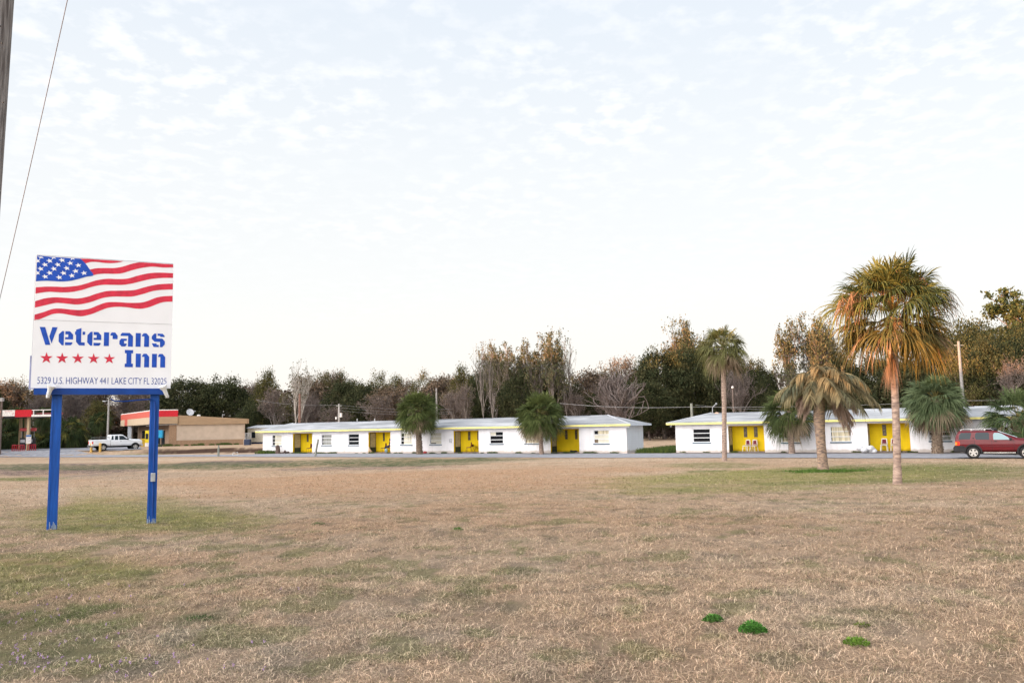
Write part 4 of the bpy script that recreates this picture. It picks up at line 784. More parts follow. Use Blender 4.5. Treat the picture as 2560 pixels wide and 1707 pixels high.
def sabal(label, bpx, bpy, cpx, cpy, bz, lp, R, nl, skirt, tr, seed, boots=0, el=(85, -45), droop=.30, g=(G1, G2), young=True, ybase=None, hcol=None, nf=28, lean=None):
    r = np.random.default_rng(seed); b = atz(bpx, bpy, bz) if ybase is None else aty(bpx, bpy, ybase); zg = float(gz(b[0], b[1])); b = np.array([b[0], b[1], zg]); c = aty(cpx, cpy, b[1]); root = thing('palm_tree', label, 'palm tree', b, 0); cl = c - b
    mid = cl * .5 + np.array([tr[2] if len(tr) > 2 else 0, 0, 0])
    ta = trunk('trunk', [(0, 0, -.15), tuple(mid * np.array([.5, .5, .5])), tuple(mid), tuple(cl * np.array([1, 1, .93])), tuple(cl)], [tr[0], (tr[0] + tr[1]) / 2 * .92, tr[1], tr[1] * 1.05, tr[1] * .7], trunk_boot if boots else trunk_smooth, root, boots, seed)
    lf = LF(); ga = 2.399963; c0 = cl
    for i in range(nl):
        f = (i + .5) / nl; s1, s0 = math.sin(math.radians(el[0])), math.sin(math.radians(el[1])); e = math.asin(s1 + (s0 - s1) * f) + r.normal() * .07; a = i * ga + r.normal() * .18
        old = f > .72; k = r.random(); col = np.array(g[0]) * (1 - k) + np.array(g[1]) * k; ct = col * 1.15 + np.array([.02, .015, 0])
        if old and r.random() < .35: col = col * .4 + np.array(BRN) * .6; ct = np.array(TANL) * .8
        if f < .15 and young: col = col * .7 + np.array([.14, .16, .05]) * .45
        fan(lf, r, c0 + np.array([0, 0, .10 * (1 - 2 * f)]), a, e, lp * (.8 + .3 * r.random()), R * (.85 + .25 * r.random()), droop * (.6 + .35 * f) * (.8 + .4 * r.random()), col, ct, nf=nf, grav=.08 + .14 * f)
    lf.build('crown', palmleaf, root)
    if skirt:
        lf = LF()
        for i in range(skirt):
            a = i * ga + 1; e = math.radians(-34 - 40 * r.random()); col = np.array(BRN) * (.6 + .7 * r.random()); fan(lf, r, c0 - np.array([0, 0, .15]), a, e, lp * (.5 + .3 * r.random()), R * (.46 + .34 * r.random()), .35, col * .9, np.array(TANL) * (.5 + .6 * r.random()), nf=16, spread=62, grav=.3, petcol=BRN)
        lf.build('dead_skirt', palmleaf, root)
    return root, c0, b
P1, _, _ = sabal('round bushy palm with a cross-hatched trunk before the middle of the long motel', 1049, 1135.5, 1044, 1028, 0, 1.22, 1.15, 100, 34, (.30, .25), 21, boots=170, el=(86, -50), nf=24)
P2, _, _ = sabal('full round green palm with thin brown trunk by the third and fourth porches', 1354, 1135.5, 1350, 1036, 0, 1.26, 1.15, 110, 16, (.22, .18), 22, el=(88, -58), droop=.3, nf=24)
P3, _, _ = sabal('shadowed green palm behind the leaning feather palm, before the right motel', 1980, 1134, 1972, 1027, 0, 1.2, 1.08, 70, 14, (.25, .22), 23, el=(85, -55), g=((.03, .05, .02), (.065, .085, .03)), nf=24, droop=.36)
P4, _, _ = sabal('stout palm with heavy brown skirt beside the red car', 2344, 1134, 2339, 1000, 0, 1.2, 1.15, 104, 40, (.36, .30), 24, boots=150, el=(87, -50), g=((.05, .08, .04), (.10, .135, .07)), nf=24, droop=.36)
P5, _, _ = sabal('low broad palm at the right edge behind the bonnet of the red car', 2556, 1136, 2545, 1045, 0, 1.35, 1.15, 60, 10, (.40, .36), 25, boots=90, el=(86, -38), g=((.045, .075, .035), (.085, .12, .055)), nf=24, droop=.34)
P6, c6, b6 = sabal('slender tall palm with smooth pale trunk at the left end of the right motel', 1811, 1151.5, 1806, 868, .02, .92, .88, 56, 16, (.165, .15, .05), 26, el=(88, -52), droop=.5, g=((.09, .10, .04), (.15, .14, .06)), nf=26)
# the big palm, nearest: dome of fans above, ragged drooping tier below, fruit stalks between
r = np.random.default_rng(40); b = gpt(2243, 1211); c = aty(2229, 792, b[1]); cl = c - b
BP = thing('palm_tree', 'tallest palm with sunlit orange and olive fans, nearest of the palms', 'palm tree', b)
tp = [(0, 0, -.15), tuple(cl * .12 + np.array([.02, 0, 0])), tuple(cl * .35 + np.array([.03, 0, 0])), tuple(cl * .62 + np.array([.02, 0, 0])), tuple(cl * .655 + np.array([-.01, 0, 0])), tuple(cl * .70 + np.array([0, 0, 0])), tuple(cl * .80), tuple(cl)]
trunk('trunk', tp, [.135, .108, .106, .10, .135, .15, .15, .13], mat('big_palm_trunk', (.46, .34, .27), .9, col2=(.17, .12, .10), scale=5, bump=1.0, bscale=12, stretch=(1, 1, 3.0), detail=7), BP, seed=5)
lf = LF(); ga = 2.399963
for i in range(50):   # upper dome
    f = (i + .5) / 50; e = math.asin(.99 - .80 * f) + r.normal() * .06; a = i * ga + r.normal() * .2; k = r.random(); col = np.array((.045, .062, .022)) * (1 - k) + np.array((.13, .125, .030)) * k
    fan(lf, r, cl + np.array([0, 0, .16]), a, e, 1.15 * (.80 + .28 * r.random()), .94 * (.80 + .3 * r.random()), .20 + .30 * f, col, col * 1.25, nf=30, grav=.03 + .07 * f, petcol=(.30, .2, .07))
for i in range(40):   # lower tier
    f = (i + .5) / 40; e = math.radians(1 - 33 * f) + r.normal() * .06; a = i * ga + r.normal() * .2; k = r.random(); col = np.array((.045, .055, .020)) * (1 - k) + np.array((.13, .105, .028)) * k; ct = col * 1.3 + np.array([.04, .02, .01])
    if r.random() < .22: col = np.array((.26, .16, .09)); ct = np.array((.36, .24, .16))
    fan(lf, r, cl - np.array([0, 0, .05]), a, e, 1.0 * (.76 + .3 * r.random()), .86 * (.82 + .28 * r.random()), 0.20 + .26 * r.random(), col, ct, nf=28, grav=.08 + .10 * f, petcol=(.32, .2, .07))
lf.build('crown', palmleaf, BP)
lf = LF()
for (dx, dz, ddx, ddz, n_, ln) in ((-.8, .45, -.6, .15, 90, .8), (-1.1, .4, -.6, .0, 70, .7), (.85, .45, .6, .15, 150, .7), (0, .7, .05, .9, 190, .75), (-.2, .6, -.4, .8, 130, .7), (.3, .6, .35, .7, 150, .7)):
    v = np.array([ddx, r.normal() * .25 - .45, ddz]); v /= np.linalg.norm(v); tangle(lf, r, cl + np.array([dx, -.3, dz]), v, ln, n_, (.20, .105, .055), .6, .006)
lf.build('fruit_stalks', attr_mat('stalk_mat', rough=.8), BP)
lf = LF()
for i in range(5): fan(lf, r, cl * np.array([1, 1, .86]) + np.array([-.10, -.12, 0]), math.pi + r.normal() * .3 + .5, math.radians(-84), .35, .75 * (.8 + .4 * r.random()), .3, (.19, .11, .065), (.28, .18, .12), nf=12, spread=20, grav=.1, petcol=BRN)
lf.build('dead_frond', palmleaf, BP)
# leaning feather palm
b = gpt(2059, 1176); c = aty(2046, 962, b[1]); cl = c - b; r = np.random.default_rng(41)
FP = thing('palm_tree', 'leaning feather palm with thick trunk and grey weeping fronds, left of the tallest palm', 'palm tree', b)
trunk('trunk', [(0, 0, -.2), (-.02, 0, .25), tuple(cl * .35 + np.array([-.05, 0, 0])), tuple(cl * .6 + np.array([-.06, 0, 0])), tuple(cl * .85), tuple(cl)], [.27, .225, .205, .245, .25, .18], mat('feather_trunk', (.40, .28, .20), .95, col2=(.11, .085, .08), scale=6, bump=.9, bscale=11, stretch=(1, 1, 2.4), detail=7), FP, seed=9)
lf = LF(); dd = LF()
def feather(lf, c0, a, e, Lr, g, col, colt, nl=44, ll=.56):
    d0 = np.array([math.cos(e) * math.cos(a), math.cos(e) * math.sin(a), math.sin(e)]); t = np.linspace(0, 1, 14)[:, None]; P = c0 + d0 * Lr * (t * (1 - .12 * t)) - UPV * g * Lr * t ** 2.1
    s = np.cross(d0, UPV); s /= np.linalg.norm(s); strip(lf, P[None], np.linspace(.026, .004, 14)[None], s[None, None], np.array([[.26, .22, .12]]), np.array([[.24, .22, .12]]))
    tt = np.linspace(.14, .99, nl); ti = tt * 13; k = np.minimum(ti.astype(int), 12); fr = (ti - k)[:, None]; B_ = P[k] * (1 - fr) + P[k + 1] * fr; T_ = P[k + 1] - P[k]; T_ /= np.linalg.norm(T_, axis=1)[:, None]
    for q in (-1, 1):
        l = ll * (1 - .45 * (tt - .4) ** 2 * 3) * (.8 + .35 * r.random(nl)); d = T_ * .72 + s[None] * q * (.45 + .4 * r.random((nl, 1))) + UPV[None] * .12; d /= np.linalg.norm(d, axis=1)[:, None]; u = np.linspace(0, 1, 4)
        pts = B_[:, None] + d[:, None] * (l[:, None] * u[None])[..., None] - UPV[None, None] * (l[:, None] * u[None] ** 1.8 * (.75 + .5 * r.random((nl, 1))))[..., None]
        w = np.array([.011, .018, .013, .002])[None] * np.ones((nl, 1)); sd = np.cross(d, UPV[None]) + r.normal(size=(nl, 3)) * .3; sd /= np.linalg.norm(sd, axis=1)[:, None]
        lum = .65 + .7 * r.random((nl, 1)); strip(lf, pts, w, sd[:, None], np.array(col)[None] * lum, np.array(colt)[None] * lum)
for i in range(76):
    f = (i + .5) / 76; e = math.radians(86 - 84 * f) + r.normal() * .08; a = i * ga + r.normal() * .3; k = r.random(); col = np.array((.055, .068, .042)) * (1 - k) + np.array((.19, .155, .08)) * k; rt = .5 + .5 * math.cos(a)
    feather(lf, cl, a, e, (2.05 + .8 * rt) * (.8 + .3 * r.random()), .34 + .26 * (1 - f) + .22 * r.random(), col, col * 1.2 + np.array([.03, .02, .015]))
for i in range(26):
    a = i * ga * 1.3; feather(dd, cl - np.array([0, 0, .15]), a, math.radians(0 - 45 * r.random()), (1.3 + .35 * math.cos(a)) * (.8 + .35 * r.random()), .45, (.24, .16, .12), (.33, .24, .19), nl=30, ll=.5)
lf.build('crown', palmleaf, FP); dd.build('dead_fronds', palmleaf, FP)
# ------------------------------------------------------------------ background trees
leafm = attr_mat('tree_leaf', rough=.75, transl=.15, spec=.12); barkm = mat('tree_bark', (.20, .165, .145), .95, col2=(.09, .07, .06), scale=4); bark_w = mat('pale_bark', (.50, .47, .43), .9, col2=(.30, .27, .24), scale=3)
bark_l = mat('limb_bark', (.33, .29, .26), .95, col2=(.19, .16, .14), scale=3)
bark_b = mat('twig_bark', (.19, .155, .14), .95, col2=(.10, .082, .075), scale=1.5)
def grow(r, H, spread, nb, depth, up=.35, r0=.16, start=.3, taper=.62, wob=.12, trunks=1):
    """skeleton of limbs: returns list of (p0,p1,rad0,rad1,level) and the twig ends"""
    segs = []; tips = []
    def limb(p, d, ln, rad, lev):
        n = 4 if lev < 2 else 3; q = p.copy(); pts = [q.copy()]
        for i in range(n):
            d = d + r.normal(size=3) * wob * (1 + .3 * lev) + UPV * .05 * up; d /= np.linalg.norm(d); q2 = q + d * ln / n; a, b_ = rad * (1 - .6 * i / n), rad * (1 - .6 * (i + 1) / n); segs.append((q, q2, a, b_, lev)); q = q2; pts.append(q.copy())
        if lev >= depth: tips.append((q, d)); return
        k = nb[min(lev, len(nb) - 1)]
        for j in range(k):
            f = start + (1 - start) * (j + r.random() * .8) / k if lev == 0 else .25 + .75 * (j + r.random()) / k; f = min(f, .999); x = f * n; i = int(x); bp_ = pts[i] * (1 - (x - i)) + pts[i + 1] * (x - i)
            a = r.random() * 6.283; hd = np.array([math.cos(a), math.sin(a), 0]); nd = d * (up + .25) + hd * spread * (1 - .35 * (f if lev == 0 else 0)) + UPV * up; nd /= np.linalg.norm(nd)
            limb(bp_, nd, ln * taper * (1.15 - .55 * (f if lev == 0 else 0)) * (.75 + .45 * r.random()), rad * (1 - .6 * f) * .62, lev + 1)
    for t_i in range(trunks):
        d = np.array([0, 0, 1.0]) + (r.normal(size=3) * np.array([.13, .13, 0]) if trunks > 1 else r.normal(size=3) * np.array([.03, .03, 0])); limb(np.array([t_i * .5 * (trunks > 1), 0, -.2]), d / np.linalg.norm(d), H, r0, 0)
    return segs, tips
def segmesh(segs, name, m, parent, minr=.012, col=None):
    P0 = np.array([s[0] for s in segs]); P1 = np.array([s[1] for s in segs]); a = np.maximum(np.array([s[2] for s in segs]), minr)[:, None, None]; b = np.maximum(np.array([s[3] for s in segs]), minr)[:, None, None]
    d = P1 - P0; d /= np.linalg.norm(d, axis=1)[:, None]; ref = np.where(np.abs(d[:, 2:3]) > .9, np.array([[1., 0, 0]]), np.array([[0, 0, 1.]])); u = np.cross(d, ref); u /= np.linalg.norm(u, axis=1)[:, None]; v = np.cross(d, u)
    k = 4; an = np.arange(k) * 2 * math.pi / k; o = u[:, None] * np.cos(an)[None, :, None] + v[:, None] * np.sin(an)[None, :, None]
    V = np.concatenate([P0[:, None] + o * a, P1[:, None] + o * b], 1).reshape(-1, 3); base = np.arange(len(segs))[:, None] * 2 * k; j = np.arange(k)[None]
    Q = np.stack([base + j, base + (j + 1) % k, base + k + (j + 1) % k, base + k + j], 2).reshape(-1, 4); return npobj(name, V, Q, m, parent)
def leaves(r, C, n, size, cols, spread, aspect=.6):
    """n leaf clumps scattered round the points C"""
    i = r.integers(0, len(C), n); p = C[i] + r.normal(size=(n, 3)) * spread; d = r.normal(size=(n, 3)); d /= np.linalg.norm(d, axis=1)[:, None]; e = np.cross(d, r.normal(size=(n, 3))); e /= np.linalg.norm(e, axis=1)[:, None]
    s = (size * (.5 + r.random(n)))[:, None]; V = np.stack([p - d * s, p + e * s * aspect, p + d * s, p - e * s * aspect], 1).reshape(-1, 3); Q = np.arange(4 * n).reshape(-1, 4)
    cc = np.array(cols); ci = (vnoise(i * .37, i * .11) * .55 + r.random(n) * .6) * (len(cc) - 1); k = np.clip(ci.astype(int), 0, len(cc) - 2); f = (ci - k).clip(0, 1)[:, None]; c = cc[k] * (1 - f) + cc[k + 1] * f; c = c * (.6 + .75 * r.random((n, 1)))
    return V, Q, np.repeat(c[:, None], 4, 1).reshape(-1, 3)
def oak_pts(r, H, Wd, nc, base=.12, shape=1.0):
    """centres of the leaf masses of a broad evergreen"""
    out = []
    while len(out) < nc:
        u = r.normal(size=3); u /= np.linalg.norm(u); rad = .62 + .38 * r.random() ** .5; p = u * rad
        if p[2] < -.75: continue
        z = H * (base + (1 - base) * (.5 + .5 * p[2])); wz = 1.0 if p[2] > -.2 else 1.0; out.append((p[0] * Wd * wz, p[1] * Wd * .8, z))
    return np.array(out)
OAK = [(.014, .022, .010), (.032, .042, .019), (.058, .064, .028), (.095, .085, .040)]
OLV = [(.03, .036, .013), (.065, .068, .022), (.11, .098, .034), (.18, .135, .055)]
RUST = [(.065, .055, .038), (.11, .088, .06), (.17, .12, .08), (.25, .165, .11)]
AIRY = [(.035, .045, .022), (.07, .08, .038), (.12, .11, .055), (.20, .15, .09)]
PINE = [(.022, .036, .014), (.045, .062, .022), (.07, .085, .03), (.10, .10, .04)]
BARE = [(.11, .09, .075), (.15, .12, .10), (.20, .15, .12), (.25, .19, .15)]
def mk_oak(seed, cols, nleaf=30000, size=.13, wd=.5, nc=230, sp=.055, name='oak'):
    """unit tree 10 m high"""
    r = np.random.default_rng(seed); root = thing(name + '_tree', '', 'tree'); C = oak_pts(r, 10, 10 * wd, nc)
    C[:, :2] *= (1 + .35 * (fbm(C[:, 2] * .9 + seed, np.arctan2(C[:, 1], C[:, 0]) * 1.4 + seed, 2) - .5))[:, None] * 1.1; C[:, 2] += (vnoise(C[:, 0] * .9 + seed * 3, C[:, 1] * .9) - .5) * 1.6 * (C[:, 2] > 5)
    V, Q, c = leaves(r, C, nleaf, size, cols, np.array([.55, .55, .42])); npobj('crown', V, Q, leafm, root, col=c)
    segs, _ = grow(r, 5.5, .9, [7, 4, 3], 2, .35, .28, .25, .6); segmesh(segs, 'trunk', barkm, root, .03); return root
def mk_bare(seed, leafcols=None, nleaf=0, spread=.75, up=.55, m=None, trunks=1, name='bare', H=6.2, depth=4, nb=(9, 5, 4, 3), minr=.017, lsize=.10, lsp=.22, r0=.15, start=.25):
    r = np.random.default_rng(seed); root = thing(name + '_tree', '', 'tree'); segs, tips = grow(r, H, spread, nb, depth, up, r0, start, .56, .13, trunks); big = [s for s in segs if s[4] <= 1]; sm = [s for s in segs if s[4] > 1]
    tr_ = segmesh(big, 'trunk', m or bark_l, root, minr * 2.2); segmesh(sm, 'twigs', bark_b if m is None else m, root, minr)
    if nleaf:
        C = np.array([t_[0] for t_ in tips]); V, Q, c = leaves(r, C, nleaf, lsize, leafcols, lsp); npobj('crown', V, Q, leafm, root, col=c)
    return root
def mk_pine(seed):
    r = np.random.default_rng(seed); root = thing('pine_tree', '', 'tree'); segs, tips = grow(r, 9.6, .95, (17, 4), 2, .25, .14, .50, .30, .10); segmesh(segs, 'trunk', barkm, root, .03); C = np.array([t_[0] for t_ in tips]); V, Q, c = leaves(r, C, 4200, .12, PINE, np.array([.20, .20, .13])); npobj('crown', V, Q, leafm, root, col=c); return root
# prototypes are themselves planted as the first of their kind
proto = {}
proto['oak'] = [mk_oak(101, OAK), mk_oak(102, OAK, wd=.46), mk_oak(103, [OAK[0], OAK[1], OAK[2], OLV[1]], wd=.55)]
proto['olive'] = [mk_oak(111, OLV, 14000, .12, .38, 120, name='olive_leaved'), mk_oak(112, [OAK[1], OLV[1], OLV[2], RUST[2]], 14000, .12, .42, 130, name='olive_leaved')]
proto['rust'] = [mk_bare(121, RUST, 6500, .85, .5, name='russet', lsize=.12, lsp=.30), mk_bare(122, [RUST[0], RUST[1], OLV[2], RUST[3]], 7000, .8, .5, name='russet', lsize=.12, lsp=.34), mk_oak(123, RUST, 10000, .11, .42, 130, name='russet')]
proto['bare'] = [mk_bare(131, BARE, 1500, .8, .5, lsize=.07), mk_bare(132, BARE, 700, .95, .6, trunks=2, lsize=.07), mk_bare(133, BARE, 2200, .7, .45, lsize=.08)]
proto['airy'] = [mk_bare(141, AIRY, 3200, .36, .8, name='airy', H=8.3, nb=(13, 4, 3), depth=3, lsize=.12, lsp=.20, start=.2), mk_bare(142, AIRY, 2600, .36, .85, name='airy', H=8.6, nb=(14, 4, 3), depth=3, lsize=.11, lsp=.20, start=.3, m=mat('tan_bark', (.28, .22, .18), .9), minr=.02), mk_bare(143, AIRY, 4800, .48, .65, name='airy', H=7.2, nb=(12, 4, 4), depth=3, lsize=.12, lsp=.25)]
proto['fan'] = [mk_bare(151, None, 0, .62, 1.1, name='spreading_bare', H=4.6, nb=(20, 6, 4), depth=3, minr=.024, start=.05, r0=.13, m=mat('twig_grey', (.17, .14, .13), .9))]
proto['white'] = [mk_bare(161, AIRY, 900, .45, .95, m=bark_w, trunks=2, name='white_barked', H=8.2, nb=(8, 4, 3), depth=3, minr=.022, lsize=.10, lsp=.14, start=.45, r0=.17)]
proto['pine'] = [mk_pine(171)]
proto['thin'] = [mk_bare(181, AIRY, 260, .35, .9, name='slim_bare', H=9.0, nb=(16, 3), depth=2, minr=.02, start=.35, r0=.09)]
for k in proto:
    for o in proto[k]:
        ch = [c for c in o.children]
        zmax = max(np.percentile([v.co.z for v in c.data.vertices], 99.7) for c in ch)
        wx = max(np.percentile([abs(v.co.x) for v in c.data.vertices], 98) for c in ch); o['_h'] = float(zmax); o['_w'] = float(wx)
# (kind, variant, px, top py, half width px, distance, zbase)
T = [
 ('oak', 2, -40, 955, 60, 155, .6), ('rust', 0, 22, 952, 40, 168, .6), ('olive', 1, 45, 948, 34, 172, .6), ('bare', 0, 90, 962, 50, 150, .6), ('rust', 1, 120, 958, 45, 170, .6), ('bare', 1, 165, 950, 55, 148, .6), ('oak', 1, 150, 985, 50, 178, .6),
 ('bare', 2, 215, 952, 50, 152, .6), ('rust', 0, 255, 948, 45, 166, .6), ('olive', 0, 245, 1000, 40, 142, .6), ('bare', 0, 300, 950, 52, 150, .6), ('rust', 1, 345, 946, 42, 168, .6), ('bare', 2, 372, 958, 44, 150, .6), ('oak', 1, 330, 995, 45, 176, .6),
 ('oak', 0, 470, 948, 80, 140, .5), ('oak', 2, 560, 944, 78, 143, .5), ('rust', 0, 415, 958, 35, 165, .6), ('bare', 0, 625, 925, 34, 152, .3), ('rust', 1, 640, 955, 34, 168, .2),
 ('olive', 0, 668, 926, 34, 142, .1), ('oak', 2, 640, 1000, 50, 130, 0), ('bare', 2, 700, 968, 50, 128, 0), ('white', 0, 737, 899, 48, 118, 0), ('olive', 1, 712, 985, 42, 136, 0), ('rust', 0, 772, 938, 42, 155, 0), ('bare', 1, 770, 975, 48, 130, 0),
 ('olive', 1, 806, 932, 34, 158, 0), ('rust', 2, 828, 929, 34, 160, 0), ('oak', 1, 855, 952, 50, 145, 0), ('olive', 0, 848, 930, 28, 162, 0), ('oak', 0, 905, 958, 54, 138, 0), ('rust', 1, 888, 945, 36, 162, 0), ('bare', 0, 820, 1000, 54, 126, 0), ('bare', 2, 930, 985, 54, 128, 0),
 ('olive', 1, 945, 931, 32, 160, 0), ('rust', 0, 972, 962, 40, 132, 0), ('olive', 0, 985, 940, 32, 158, 0), ('rust', 2, 1012, 948, 30, 158, 0), ('bare', 1, 1015, 975, 44, 130, 0), ('olive', 1, 1058, 930, 32, 156, 0), ('rust', 0, 1090, 940, 38, 150, 0), ('oak', 1, 1075, 985, 44, 128, 0), ('rust', 2, 1120, 938, 34, 158, 0), ('bare', 2, 1120, 975, 48, 124, 0),
 ('olive', 0, 1160, 915, 36, 138, 0), ('rust', 1, 1145, 960, 34, 128, 0), ('bare', 0, 1172, 935, 34, 120, 0), ('thin', 0, 1216, 850, 40, 118, 0), ('thin', 0, 1238, 844, 36, 119, 0), ('airy', 2, 1228, 858, 40, 130, 0), ('oak', 2, 1232, 892, 52, 136, 0), ('airy', 1, 1262, 855, 32, 128, 0), ('olive', 1, 1288, 896, 36, 132, 0), ('oak', 1, 1300, 930, 58, 126, 0),
 ('airy', 0, 1312, 848, 34, 128, 0), ('airy', 0, 1345, 835, 40, 124, 0), ('airy', 2, 1375, 826, 40, 122, 0), ('oak', 0, 1370, 930, 58, 130, 0), ('olive', 0, 1335, 905, 40, 134, 0), ('thin', 0, 1422, 850, 26, 124, 0), ('thin', 0, 1436, 843, 24, 126, 0), ('oak', 1, 1425, 960, 50, 132, 0), ('airy', 0, 1402, 870, 24, 130, 0),
 ('rust', 0, 1470, 925, 40, 148, 0), ('bare', 2, 1500, 935, 50, 128, 0), ('rust', 1, 1515, 915, 42, 150, 0), ('oak', 2, 1480, 985, 52, 140, 0), ('rust', 2, 1555, 893, 48, 148, 0), ('fan', 0, 1562, 920, 74, 112, 0), ('bare', 0, 1460, 960, 44, 125, 0), ('oak', 1, 1545, 940, 56, 145, 0), ('olive', 1, 1600, 900, 38, 150, 0),
 ('oak', 0, 1655, 872, 74, 128, 0), ('oak', 2, 1738, 852, 82, 132, 0), ('oak', 1, 1805, 875, 72, 128, 0), ('airy', 2, 1706, 796, 36, 138, 0), ('airy', 0, 1728, 805, 24, 140, 0), ('rust', 0, 1690, 845, 34, 142, 0), ('bare', 1, 1840, 905, 46, 122, 0), ('oak', 2, 1885, 905, 46, 126, 0), ('oak', 0, 1620, 955, 60, 122, 0), ('bare', 2, 1860, 890, 40, 132, 0), ('oak', 1, 1905, 955, 34, 122, 0),
 ('airy', 2, 1978, 800, 44, 118, 0), ('airy', 0, 2010, 785, 40, 120, 0), ('airy', 2, 2045, 790, 44, 116, 0), ('oak', 2, 2100, 880, 66, 118, 0), ('rust', 1, 2072, 800, 36, 124, 0), ('oak', 0, 2010, 975, 56, 108, 0), ('oak', 1, 2190, 890, 70, 116, 0), ('oak', 0, 2275, 895, 70, 112, 0), ('oak', 2, 2350, 850, 66, 112, 0), ('oak', 1, 2120, 950, 60, 104, 0),
 ('oak', 2, 2410, 805, 52, 112, 0), ('olive', 0, 2455, 802, 50, 116, 0), ('oak', 0, 2440, 830, 78, 110, 0), ('oak', 2, 2520, 820, 78, 108, 0), ('oak', 1, 2595, 800, 70, 112, 0), ('pine', 0, 2512, 716, 62, 124, 0), ('pine', 0, 2572, 770, 56, 122, 0), ('oak', 1, 2480, 845, 50, 104, 0), ('oak', 0, 2680, 810, 80, 116, 0), ('olive', 1, 2395, 870, 46, 104, 0), ('bare', 0, 2500, 870, 50, 102, 0),
]
KL = {'oak': 'dark evergreen oak', 'olive': 'olive-leaved tree', 'rust': 'russet-topped tree', 'bare': 'bare grey-brown tree', 'airy': 'tall sparse-leaved tree', 'fan': 'leafless tree with many upswept limbs', 'white': 'white-trunked tree forking into pale bare limbs', 'pine': 'tall pine with open tufted crown', 'thin': 'slim bare pole-like tree'}
def where(px):
    for a, s in ((0, 'at the left edge behind the fuel canopy'), (80, 'behind the blue left signpost'), (170, 'between the signposts above the pickup'), (290, 'above the shop front, behind the right signpost'), (400, 'behind the tan shop'), (600, 'between shop and motel'), (690, 'above the left hip of the long motel'), (800, 'above the first and second porches'),
                 (960, 'beside the first round palm'), (1100, 'above the third porch'), (1190, 'left of the second round palm'), (1290, 'directly above the second round palm'), (1400, 'right of the second round palm'), (1500, 'above the right hip of the long motel'), (1600, 'above the gap between motels'), (1700, 'left of the slender palm'), (1790, 'right behind the slender palm'),
                 (1930, 'behind the leaning feather palm'), (2090, 'behind the tallest palm'), (2300, 'right of the tallest palm'), (2430, 'above the red car'), (2550, 'at the right edge of the frame')):
        if px >= a - (60 if a == 0 else 0): w_ = s
    return w_ if px >= -60 else 'beyond the left edge'
SZ = lambda top: 'very tall' if top < 850 else ('tall' if top < 905 else ('mid-height' if top < 950 else 'low'))
used = set(); cnt = {}; rr = random.Random(3); seen = {}
for (k, v, px, top, hw, Y, zb0) in T: seen.setdefault((KL[k], SZ(top), where(px)), []).append(Y)
lab_n = {}
for (k, v, px, top, hw, Y, zb0) in T:
    o = proto[k][v]; base = aty(px, 1090, Y); tp_ = aty(px, top, Y); lf_ = aty(px - hw, top, Y); h = tp_[2] - zb0; w = tp_[0] - lf_[0]; key = (KL[k], SZ(top), where(px)); grp_ = seen[key]
    extra = ''
    if len(grp_) > 1: idx = sorted(grp_).index(Y) if grp_.count(Y) == 1 else lab_n.get(key, 0); extra = (', nearest', ', behind it', ', farthest back', ', last')[min(idx, 3)]; lab_n[key] = lab_n.get(key, 0) + 1
    kl = KL[k] if 'tall' in KL[k] or k in ('fan',) else SZ(top) + ' ' + KL[k]
    label = kl + ' ' + key[2] + extra
    sc = h / o['_h']; sw = max(.55 * sc, min(1.8 * sc, w / o['_w'])); loc = (tp_[0], Y, zb0); rz = rr.random() * 6.28 if k not in ('white', 'thin') else 0
    if (k, v) not in used: used.add((k, v)); o.location = loc; o.rotation_euler = (0, 0, rz); o.scale = (sw, sw, sc); o['label'] = label; o['group'] = 'background trees: ' + KL[k]
    else: dup(o, loc, rz, (sw, sw, sc), label, 'background trees: ' + KL[k])
for k in proto:
    for o in proto[k]:
        for ch in [o] + [x for x in COL.objects if x.name.startswith(o.name.split('.')[0])]:
            for q in ('_h', '_w'):
                if q in ch: del ch[q]
# tangled undergrowth under and behind the trees (an uncountable mass)
def thicket(name, pts, h, n, size, cols, depth, seed, zb0=0, even=False):
    r = np.random.default_rng(seed); P = np.array(pts, float); d = np.concatenate([[0], np.cumsum(np.linalg.norm(np.diff(P[:, :2], axis=0), axis=1))]); u = r.random(n) * d[-1]; x = np.interp(u, d, P[:, 0]); y = np.interp(u, d, P[:, 1]); hh = (np.interp(u, d, h) * (.9 + .25 * fbm(u * .12, u * 0 + seed, 3)) if even else h * (.55 + .75 * fbm(u * .09, u * 0 + seed, 3))); z = r.random(n) ** .85 * hh
    y = y + (r.random(n) - .5) * depth; C = np.stack([x, y, z + zb0], 1); s = size * (.5 + r.random((n, 1))); dd_ = r.normal(size=(n, 3)); dd_ /= np.linalg.norm(dd_, axis=1)[:, None]; e = np.cross(dd_, r.normal(size=(n, 3))); e /= np.linalg.norm(e, axis=1)[:, None]
    V = np.stack([C - dd_ * s, C + e * s * .5, C + dd_ * s, C - e * s * .5], 1).reshape(-1, 3); cc = np.array(cols); k = fbm(u * .12 + 7, z * .3, 3); ci = (k * 1.1 + r.random(n) * .4 - .2).clip(0, .999) * (len(cc) - 1); i = ci.astype(int); f = (ci - i)[:, None]; c = (cc[i] * (1 - f) + cc[i + 1] * f) * (.55 + .8 * r.random((n, 1)))
    o = npobj(name, V, np.arange(4 * n).reshape(-1, 4), leafm, col=np.repeat(c[:, None], 4, 1).reshape(-1, 3)); tag(o, kind='stuff'); return o
UND = [(.03, .035, .016), (.06, .055, .035), (.10, .075, .06), (.15, .11, .09), (.05, .06, .025)]
thicket('undergrowth', [(-135, 175), (-60, 172), (-25, 166), (30, 160), (60, 150), (140, 140)], 10.5, 90000, .34, UND, 12, 3)
thicket('undergrowth', [(-110, 150), (-60, 150), (-30, 140), (20, 136), (32, 134)], 4.8, 40000, .26, UND, 8, 4)
